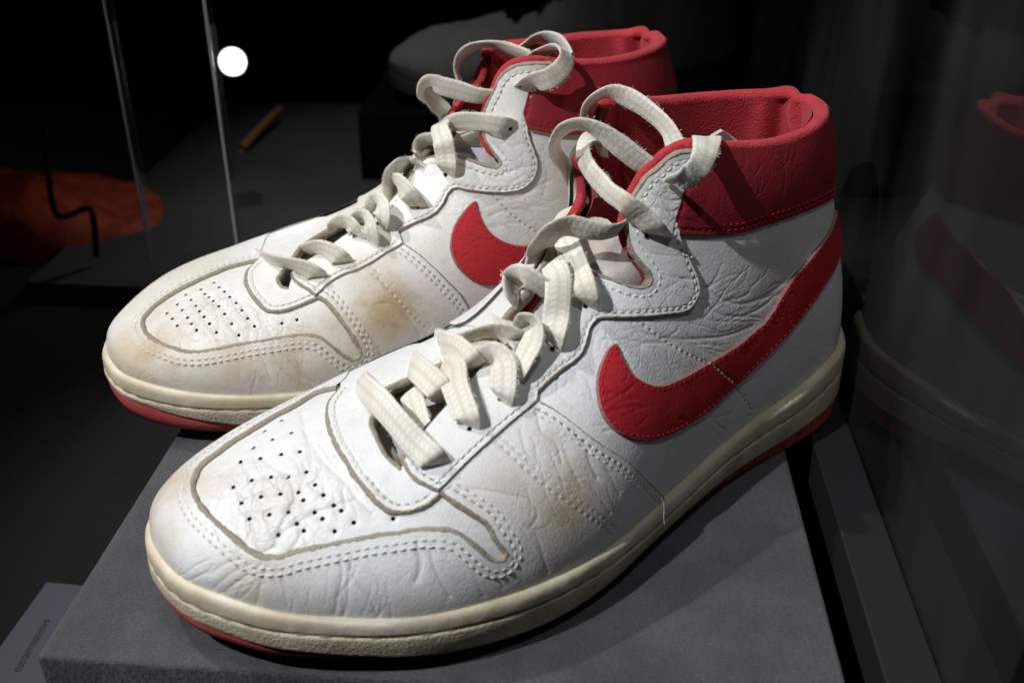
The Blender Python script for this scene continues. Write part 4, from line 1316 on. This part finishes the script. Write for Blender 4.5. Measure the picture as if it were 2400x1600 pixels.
FAR['laces'] = [
    L('I', (140, 925, -.004, 55), (200, 935, .002, 60), (300, 955, .004, 65), (420, 985, .005, 68), (560, 1030, .005, 75), (650, 1080, .003, 70), (695, 1130, -.006, 50)),
    L('I', (560, 850, .003, 50), (680, 830, .005, 55), (790, 860, .006, 65), (890, 930, .004, 60), (950, 995, -.006, 45)),
    L('I', (860, 700, .002, 50), (875, 610, .006, 60), (950, 580, .009, 60), (1030, 640, .007, 55), (1070, 700, .001, 45)),
    L('I', (1050, 560, .004, 50), (1130, 535, .009, 60), (1175, 620, .009, 60), (1190, 720, .005, 62), (1202, 812, -.006, 50)),
    L('I', (1200, 470, .003, 60), (1250, 385, .009, 65), (1295, 450, .010, 80), (1295, 550, .006, 70), (1280, 640, -.006, 40)),
    L('I', (1350, 370, .000, 50), (1370, 250, .006, 50), (1385, 150, Y(.000), 50), (1440, 60, Y(.004), 50), (1560, 0, .008, 50), (1690, 20, .002, 45)),
    L('I', (1400, 190, .004, 40), (1470, 210, .010, 60), (1540, 290, .010, 80), (1610, 370, .006, 75), (1685, 478, -.006, 40)),
    L('J', (410, 1230, .000, 50), (390, 1140, .006, 45), (440, 1070, Y(-.004), 50), (540, 1050, Y(.004), 50), (640, 1060, Y(.010), 45)),
    L('J', (600, 900, Y(.004), 60), (590, 960, Y(.012), 60), (620, 1060, Y(.02), 75), (640, 1180, .008, 75), (655, 1300, .005, 72), (664, 1410, -.006, 55)),
    L('J', (600, 1000, Y(-.006), 60), (680, 920, Y(.004), 70), (790, 880, Y(.012), 72), (930, 880, Y(.020), 75), (1060, 895, .006, 78), (1180, 920, .004, 70), (1275, 950, -.006, 45)),
    L('J', (720, 1090, Y(.004), 55), (850, 1060, Y(.010), 60), (1000, 990, Y(.018), 55)),
    L('J', (690, 870, Y(-.024), 55), (600, 760, Y(-.016), 62), (490, 660, Y(-.008), 62), (430, 590, Y(-.002), 30), (500, 520, Y(.002), 52), (620, 560, Y(.006), 62), (780, 600, Y(.010), 65), (930, 640, Y(.014), 65), (1080, 650, Y(.018), 55)),
    L('J', (770, 500, Y(-.034), 30), (750, 390, Y(-.034), 32), (800, 270, Y(-.030), 38), (900, 195, Y(-.024), 40), (1040, 175, Y(-.018), 42), (1200, 210, Y(-.010), 48), (1330, 255, Y(-.002), 50), (1450, 300, Y(.006), 50)),
    (L('J', (1440, 330, Y(.006), 50), (1500, 265, Y(.016), 55), (1600, 205, Y(.026), 40), (1720, 225, Y(.036), 45), (1755, 310, Y(.040), 50), (1690, 420, Y(.041), 60), (1580, 490, Y(.041), 65), (1440, 515, .006, 60), (1290, 535, -.006, 35)),
     [(0, 0, 1), (0, -.3, 1), (0, .2, 1), (.6, .6, .6), (.3, 1, 0), (0, 1, 0), (0, 1, 0), (0, 1, 0), (0, 1, 0)]),
    L('J', (1370, 190, Y(-.026), 30), (1480, 125, Y(-.020), 33), (1600, 115, Y(-.012), 33), (1720, 165, Y(-.002), 38), (1790, 250, Y(.008), 40), (1810, 330, Y(.014), 40)),
]

NEAR['threads'] = [tr('B', (1700, 955), (1712, 990), (1716, 1030), (1713, 1070), (1719, 1120))]
near_shoe = build_shoe('white leather high-top with red tick, nearer one, its toe low in front', 'pair of worn red and white high-tops', (-.1328, .2754), math.radians(31.5), [near_lat, near_med], [(1020, 370), (340, 124)], NEAR)
far_shoe = build_shoe('white leather high-top behind the other, its toe lit and yellowed, stain on the side', 'pair of worn red and white high-tops', (-.1915, .4013), math.radians(26.0), [far_med, far_lat], [(640, 230), (260, 96)], FAR)


# ------------------------------------------------------------------ plinth and case
PSI = math.radians(4.2)
M_PLINTH, _nt, _b = new_mat('grey_suede_cover')
_v = obj_coord(_nt)
_mp = nd(_nt, 'ShaderNodeMapping'); _mp.inputs['Scale'].default_value = (1.0, 3.2, 1.0); _mp.inputs['Rotation'].default_value = (0, 0, .7); _nt.links.new(_v, _mp.inputs['Vector'])
_nap = noise(_nt, _mp.outputs[0], 620, 4, 0.75)
_cl = ramp(_nt, noise(_nt, _v, 22, 5, 0.6), 0.3, 0.75)
_cl = ramp(_nt, noise(_nt, _v, 16, 6, 0.62), 0.40, 0.62)
_n2 = ramp(_nt, _nap, .3, .7)
_c = mix_col(_nt, _cl, mix_col(_nt, _n2, (0.062, 0.062, 0.067), (0.006, 0.006, 0.007)), mix_col(_nt, _n2, (0.15, 0.15, 0.162), (0.02, 0.02, 0.023)))
_nt.links.new(_c, _b.inputs['Base Color'])
_b.inputs['Roughness'].default_value = 0.95; _b.inputs['Specular IOR Level'].default_value = 0.1; _b.inputs['Sheen Weight'].default_value = 0.25
bump(_nt, _b, _nap, 0.0026, 1.0, bump(_nt, _b, noise(_nt, _v, 30, 4), 0.004, 0.35))
ex = np.array([math.cos(PSI), -math.sin(PSI), 0]); ey = np.array([math.sin(PSI), math.cos(PSI), 0])
corner = np.array([-.1645, .2541, 0])
RM = np.eye(4); RM[:3, 0] = ex; RM[:3, 1] = ey; RM[:3, 3] = corner
FLOOR_Z = -.075


def soft_box(name, lo, hi, mat, M, r=.002, parent=None):
    """box with rounded top edges, slightly uneven like a cloth cover"""
    o = box(name, lo, hi, mat, parent, M)
    md = o.modifiers.new('round', 'BEVEL'); md.width = r; md.segments = 3
    return o


plinth = soft_box('display_plinth', (0, 0, FLOOR_Z), (.2795, .36, 0), M_PLINTH, RM, .0016)
tag(plinth, 'grey suede covered display block under both sneakers', 'plinth')
M_FLOOR = suede('dark_floor_cloth', (0.006, 0.006, 0.0065), (0.004, 0.004, 0.0045), 300, 0.0006)
fl = box('case_floor', (-1.2, -.10, FLOOR_Z - .02), (1.0, .86, FLOOR_Z), M_FLOOR, None, RM)
tag(fl, kind='structure')
M_BLACK = plain('black_paint', (0.006, 0.006, 0.007), 0.95, spec=.05)
tag(box('back_wall', (-2.5, 1.05, FLOOR_Z - .2), (3.0, 1.07, 1.2), M_BLACK, None, RM), kind='structure')
tag(box('room_floor', (-2.5, -.4, FLOOR_Z - .06), (3.0, 1.05, FLOOR_Z - .03), M_BLACK, None, RM), kind='structure')
tag(box('plinth_shade_bar', (-.45, -.064, FLOOR_Z), (.35, -.040, .010), M_BLACK, None, RM), 'black bar added below the view to keep light off the plinth front', 'light blocker')  # unseen bar, added to shade the plinth's front face


def glass_mat(name, tint=(1, 1, 1), ior=1.5, haze=.035):
    mt = bpy.data.materials.new(name); mt.use_nodes = True; nt = mt.node_tree
    nt.nodes.remove(nt.nodes['Principled BSDF'])
    fr = nd(nt, 'ShaderNodeFresnel', i_IOR=ior)
    tb = nt.nodes.new('ShaderNodeBsdfTransparent'); tb.inputs[0].default_value = (*tint, 1)
    gb = nd(nt, 'ShaderNodeBsdfGlossy', i_Roughness=0.004)
    mx = nt.nodes.new('ShaderNodeMixShader')
    nt.links.new(fr.outputs[0], mx.inputs[0]); nt.links.new(tb.outputs[0], mx.inputs[1]); nt.links.new(gb.outputs[0], mx.inputs[2])
    # pale streaky haze over the reflection, mixed into the glass as diffuse white
    v = obj_coord(nt); mp = nd(nt, 'ShaderNodeMapping'); mp.inputs['Scale'].default_value = (2.5, 3.5, .9); mp.inputs['Rotation'].default_value = (.25, 0, 0); nt.links.new(v, mp.inputs['Vector'])
    fac = math_node(nt, 'MULTIPLY', ramp(nt, noise(nt, mp.outputs[0], 2.2, 3), .35, .75), haze)
    df = nd(nt, 'ShaderNodeBsdfDiffuse'); df.inputs[0].default_value = (.8, .82, .84, 1)
    m2 = nt.nodes.new('ShaderNodeMixShader')
    nt.links.new(fac, m2.inputs[0]); nt.links.new(mx.outputs[0], m2.inputs[1]); nt.links.new(df.outputs[0], m2.inputs[2])
    nt.links.new(m2.outputs[0], nt.nodes['Material Output'].inputs[0])
    return mt


M_GLASS = glass_mat('case_glass', (.96, .98, .97))
M_EDGE = plain('polished_glass_edge', (0.55, 0.62, 0.62), 0.25, spec=.8)

# ledge of the case beside the plinth and the pane standing on it
heel_x = max((o.matrix_world @ Vector(c)).x for o in bpy.data.objects if o.name.startswith(('midsole', 'foxing')) for c in o.bound_box)
to_local = lambda p: ((np.array(p) - corner) @ ex, (np.array(p) - corner) @ ey)
px_l = to_local((heel_x + .0035, .44, 0))[0]
M_LEDGE = plain('dark_grey_ledge', (0.013, 0.014, 0.014), 0.55, 500, .0002)
led = soft_box('case_ledge', (.2935, -.06, FLOOR_Z), (px_l - .0005, .62, -.001), M_LEDGE, RM, .0008)
tag(led, 'narrow dark grey ledge along the right side of the grey block', 'case ledge')
pane = box('glass_screen', (px_l, -.02, -.03), (px_l + .004, .62, .55), M_GLASS, None, RM)
tag(pane, 'upright clear glass right of the sneakers, mirroring the heel', 'case glass')
# glass partitions behind on the left
for k, (xx, yy, lab) in enumerate(((-.18, .61, 'clear glass seen edge on, the bright line next to the small lamp'), (-.242, .62, 'clear glass seen edge on, the duller line beside the orange cloth'))):
    g = box('glass_partition', (xx - .0016, yy + .0012, FLOOR_Z), (xx + .0016, yy + .012, .6), M_GLASS)
    tag(g, lab, 'case glass', 'glass partitions behind on the left')
    box('polished_edge', (xx - (.0008 - .0003 * k), yy, FLOOR_Z), (xx + (.0008 - .0003 * k), yy + .0012, .6), M_EDGE, g)

# rear display area
M_REAR = suede('rear_grey_suede', (0.10, 0.09, 0.09), (0.04, 0.038, 0.04), 18, 0.0006)
rp = box('rear_plinth', (-.22, .40, FLOOR_Z), (.75, .86, FLOOR_Z + .012), M_REAR, None, RM)
tag(rp, 'low dim grey suede platform in the background', 'plinth')
# grey shoe in the background
M_GREY = suede('worn_grey_suede', (0.21, 0.21, 0.195), (0.12, 0.12, 0.11), 60, 0.001)
M_GREYSOLE = plain('dark_sole', (0.03, 0.03, 0.03), 0.6)
gt = empty('grey_shoe', 'blurred worn grey suede shoe in the dark behind the sneakers', 'shoe', None, (.03, .95, .0))
gs = Shoe(gt, (-.119, .93), math.radians(8), [far_med, far_lat], [(140, 60), (140, 60)])
for k in (0, 1):
    gs.D[k] += .0022 * hash_noise(gs.S[k], 45, 3) + .001 * hash_noise(gs.S[k], 110, 4)
gopen = gs.sdf([(.33, .80), (.45, .80), (.60, .80), (.70, .97), (.70, 1.03), (.60, 1.2), (.45, 1.2), (.33, 1.2)])
gs.panel('upper', vmax(gs.sdf([(-.02, -.05), (1.05, -.05), (1.05, 2.05), (-.02, 2.05)]), neg(gopen)), 0.0, M_GREY)
gs.D = [np.zeros_like(a) for a in gs.D]
gs.panel('tongue', gs.sdf([(.30, .70), (.72, .70), (.72, 1.3), (.30, 1.3)]), -.004, M_BLACK)
for u_ in (.35, .41, .47, .53):
    cw = np.array([(u_ + .012 * np.sin(6 * q), .72 + .56 * q) for q in np.linspace(0, 1, 12)])
    P_, N_ = gs.ev(cw, .003)
    P_ = smooth_path(P_, 40); T_ = unit(np.gradient(P_, axis=0)); A_ = unit(np.cross(T_, np.array([.2, .1, 1.]))); B_ = np.cross(T_, A_)
    an_ = np.arange(8) * np.pi / 4
    V = P_[:, None] + A_[:, None] * (.0028 * np.cos(an_))[None, :, None] + B_[:, None] * (.0016 * np.sin(an_))[None, :, None]
    add_mesh('lace', V.reshape(-1, 3), grid_faces(40, 8, False, True), M_BLACK, gt)
_m = (M_CREAMTEX, M_CREAM, M_REDRUB)
M_CREAMTEX = M_CREAM = M_REDRUB = M_GREYSOLE
build_sole(gs, gt, {'red_toe': .2})
M_CREAMTEX, M_CREAM, M_REDRUB = _m
gp = box('rear_block', (-.02, .63, FLOOR_Z), (.5, .86, -.001), M_BLACK, None, RM)
tag(gp, 'black display block carrying the grey shoe', 'plinth')

# small lamp with its bracket at the back
lamp_c = CAM_C + ray(np.array((545., 145.))) * .80
M_LAMP = bpy.data.materials.new('lamp_glow'); M_LAMP.use_nodes = True
_b = M_LAMP.node_tree.nodes['Principled BSDF']; _b.inputs['Emission Color'].default_value = (.95, .97, 1, 1); _b.inputs['Emission Strength'].default_value = 60
M_HOUSING = plain('lamp_housing', (0.25, 0.25, 0.26), 0.35)
lt = empty('spot_lamp', 'small glaring white lamp at the back left', 'lamp', None, tuple(lamp_c))
n_ = 24
an = np.arange(n_) * 2 * np.pi / n_
dirv = unit(CAM_C - lamp_c); sx = unit(np.cross(dirv, [0, 0, 1.])); sz = np.cross(sx, dirv)


def disc_ring(r, h):
    return lamp_c + dirv * h + (sx[None] * np.cos(an)[:, None] + sz[None] * np.sin(an)[:, None]) * r


Vv = []
for th in np.linspace(0.02, np.pi / 2, 9):
    Vv.append(lamp_c + dirv * (.006 * np.cos(th)) + (sx[None] * np.cos(an)[:, None] + sz[None] * np.sin(an)[:, None]) * .0076 * np.sin(th))
add_mesh('bulb', np.vstack(Vv), [tuple(q) for q in grid_faces(9, n_, False, True).tolist()] + [tuple(range(n_))], M_LAMP, lt)
V = np.vstack([disc_ring(.0077, -.0005), disc_ring(.0100, .002), disc_ring(.0112, .0015), disc_ring(.0112, -.02), disc_ring(.006, -.026)])
add_mesh('housing', V, [tuple(x) for x in grid_faces(5, n_, False, True).tolist()] + [tuple(4 * n_ + i for i in range(n_))], M_HOUSING, lt)

ld = bpy.data.lights.new('lamp_light', 'POINT'); ld.energy = .12; ld.shadow_soft_size = .008; ld.color = (.95, .97, 1)
lo = bpy.data.objects.new('lamp_light', ld); COL.objects.link(lo); lo.location = lamp_c + dirv * .014

# orange cloth form and the black bent bracket in front of it
M_ORANGE = plain('dull_orange_leather', (0.45, 0.07, 0.024), 0.7, 40, .004, col2=(0.28, 0.02, 0.014))


def px_at(px, y):
    d = ray(np.array(px, float)); return CAM_C + d * (y / d[1])


nu_, nv_ = 48, 24
cen = px_at((90, 515), .80); hx = .115
V = []
for i in range(nu_):
    th = 2 * np.pi * i / nu_
    for j in range(nv_):
        fi = np.pi * j / (nv_ - 1) - np.pi / 2
        rr = np.cos(fi) ** .6 if np.cos(fi) > 0 else 0
        V.append(cen + np.array([hx * rr * np.cos(th), .075 * rr * np.sin(th), .034 * np.sign(np.sin(fi)) * abs(np.sin(fi)) ** .8 - .012 * max(0, np.cos(th)) * rr]))
V = np.array(V); V += .010 * np.stack([hash_noise(V, 14, 5), hash_noise(V, 16, 6), .7 * hash_noise(V, 18, 7)], -1) + .004 * hash_noise(V, 40, 8)[:, None]
tag(add_mesh('orange_cloth', V, grid_faces(nu_, nv_, True, False), M_ORANGE), 'dull red-orange rounded cloth-like form in the dark at left', 'cloth')


def tube(name, P, r, mat, parent=None, k=10, n=60):
    P = smooth_path(P, n); T = unit(np.gradient(P, axis=0)); a = unit(np.cross(T, np.array([.3, .9, .2]))); b = np.cross(T, a)
    t_ = np.arange(k) * 2 * np.pi / k
    V = P[:, None] + a[:, None] * (r * np.cos(t_))[None, :, None] + b[:, None] * (r * np.sin(t_))[None, :, None]
    f = [tuple(x) for x in grid_faces(n, k, False, True).tolist()] + [tuple(range(k))[::-1], tuple((n - 1) * k + i for i in range(k))]
    return add_mesh(name, V.reshape(-1, 3), f, mat, parent)


br = tube('bent_bracket', [px_at(p, .70) for p in ((100, 260), (106, 340), (114, 420), (124, 480), (136, 506), (160, 506), (200, 488), (212, 490), (220, 520), (224, 560), (226, 600))], .0022, M_BLACK)
tag(br, 'thin black bent metal bracket in front of the orange cloth', 'bracket')
M_BRASS = plain('dull_brass', (0.35, 0.20, 0.07), 0.45)
tag(tube('brass_rod', [px_at((566, 350), .95), px_at((610, 302), 1.0), px_at((655, 256), 1.05)], .0042, M_BRASS), 'short dull brass rod lying tilted below the lamp', 'rod')

# price card on the floor to the left of the plinth
M_CARD = plain('unlit_card', (0.045, 0.045, 0.058), 0.7)  # dark base colour carries the lack of light on a pale card
M_INK = plain('black_ink', (0.008, 0.008, 0.012), 0.6)
cz = FLOOR_Z + .001
q0, q1 = floor_at(np.array((110., 1366.)), cz), floor_at(np.array((0., 1518.)), cz)
dv = unit(q1 - q0); wv = np.array([-dv[1], dv[0], 0]);
if wv[0] < 0:
    wv = -wv
V = np.array([q0, q0 + wv * .053, q0 + wv * .053 + dv * .15, q0 + dv * .15])
V = np.vstack([V, V + [0, 0, .0006]])
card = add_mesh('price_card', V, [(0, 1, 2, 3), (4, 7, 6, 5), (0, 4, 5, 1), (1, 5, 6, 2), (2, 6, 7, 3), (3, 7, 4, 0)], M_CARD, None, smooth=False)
tag(card, 'pale card with a printed price on the floor left of the grey block', 'card')
t0, t1 = floor_at(np.array((112., 1452.)), cz), floor_at(np.array((40., 1574.)), cz)
fc = bpy.data.curves.new('printed_price', 'FONT'); fc.body = '$400,000-600,000'; fc.size = .01
fo = bpy.data.objects.new('printed_price', fc); COL.objects.link(fo); fc.materials.append(M_INK)
bpy.context.view_layer.update()
ln = np.linalg.norm(t1 - t0); fc.size = .01 * ln / max(fo.dimensions.x, 1e-4)
td = unit(t1 - t0); tu = np.array([-td[1], td[0], 0])
mm = Matrix.Identity(4)
for i in range(3):
    mm[i][0], mm[i][1], mm[i][2] = td[i], tu[i], (0, 0, 1)[i]
    mm[i][3] = (t0 - tu * .0012)[i] + (0, 0, .0008)[i]
me_ = bpy.data.meshes.new_from_object(fo)
V = np.array([v.co[:] for v in me_.vertices]); V = V @ np.array(mm)[:3, :3].T + np.array(mm)[:3, 3]
add_mesh('printed_price', V, [tuple(p.vertices) for p in me_.polygons], M_INK, card, smooth=False)
bpy.data.objects.remove(fo)

# loose thread hanging on the nearer shoe's sole
for th in NEAR['threads']:
    P_ = [near_shoe.at_y(p, y_) for p, y_ in zip(th, np.linspace(.0715, .0745, len(th)))]
    tube('loose_thread', P_, .00014, M_THREAD, near_shoe.root, 6, 30)
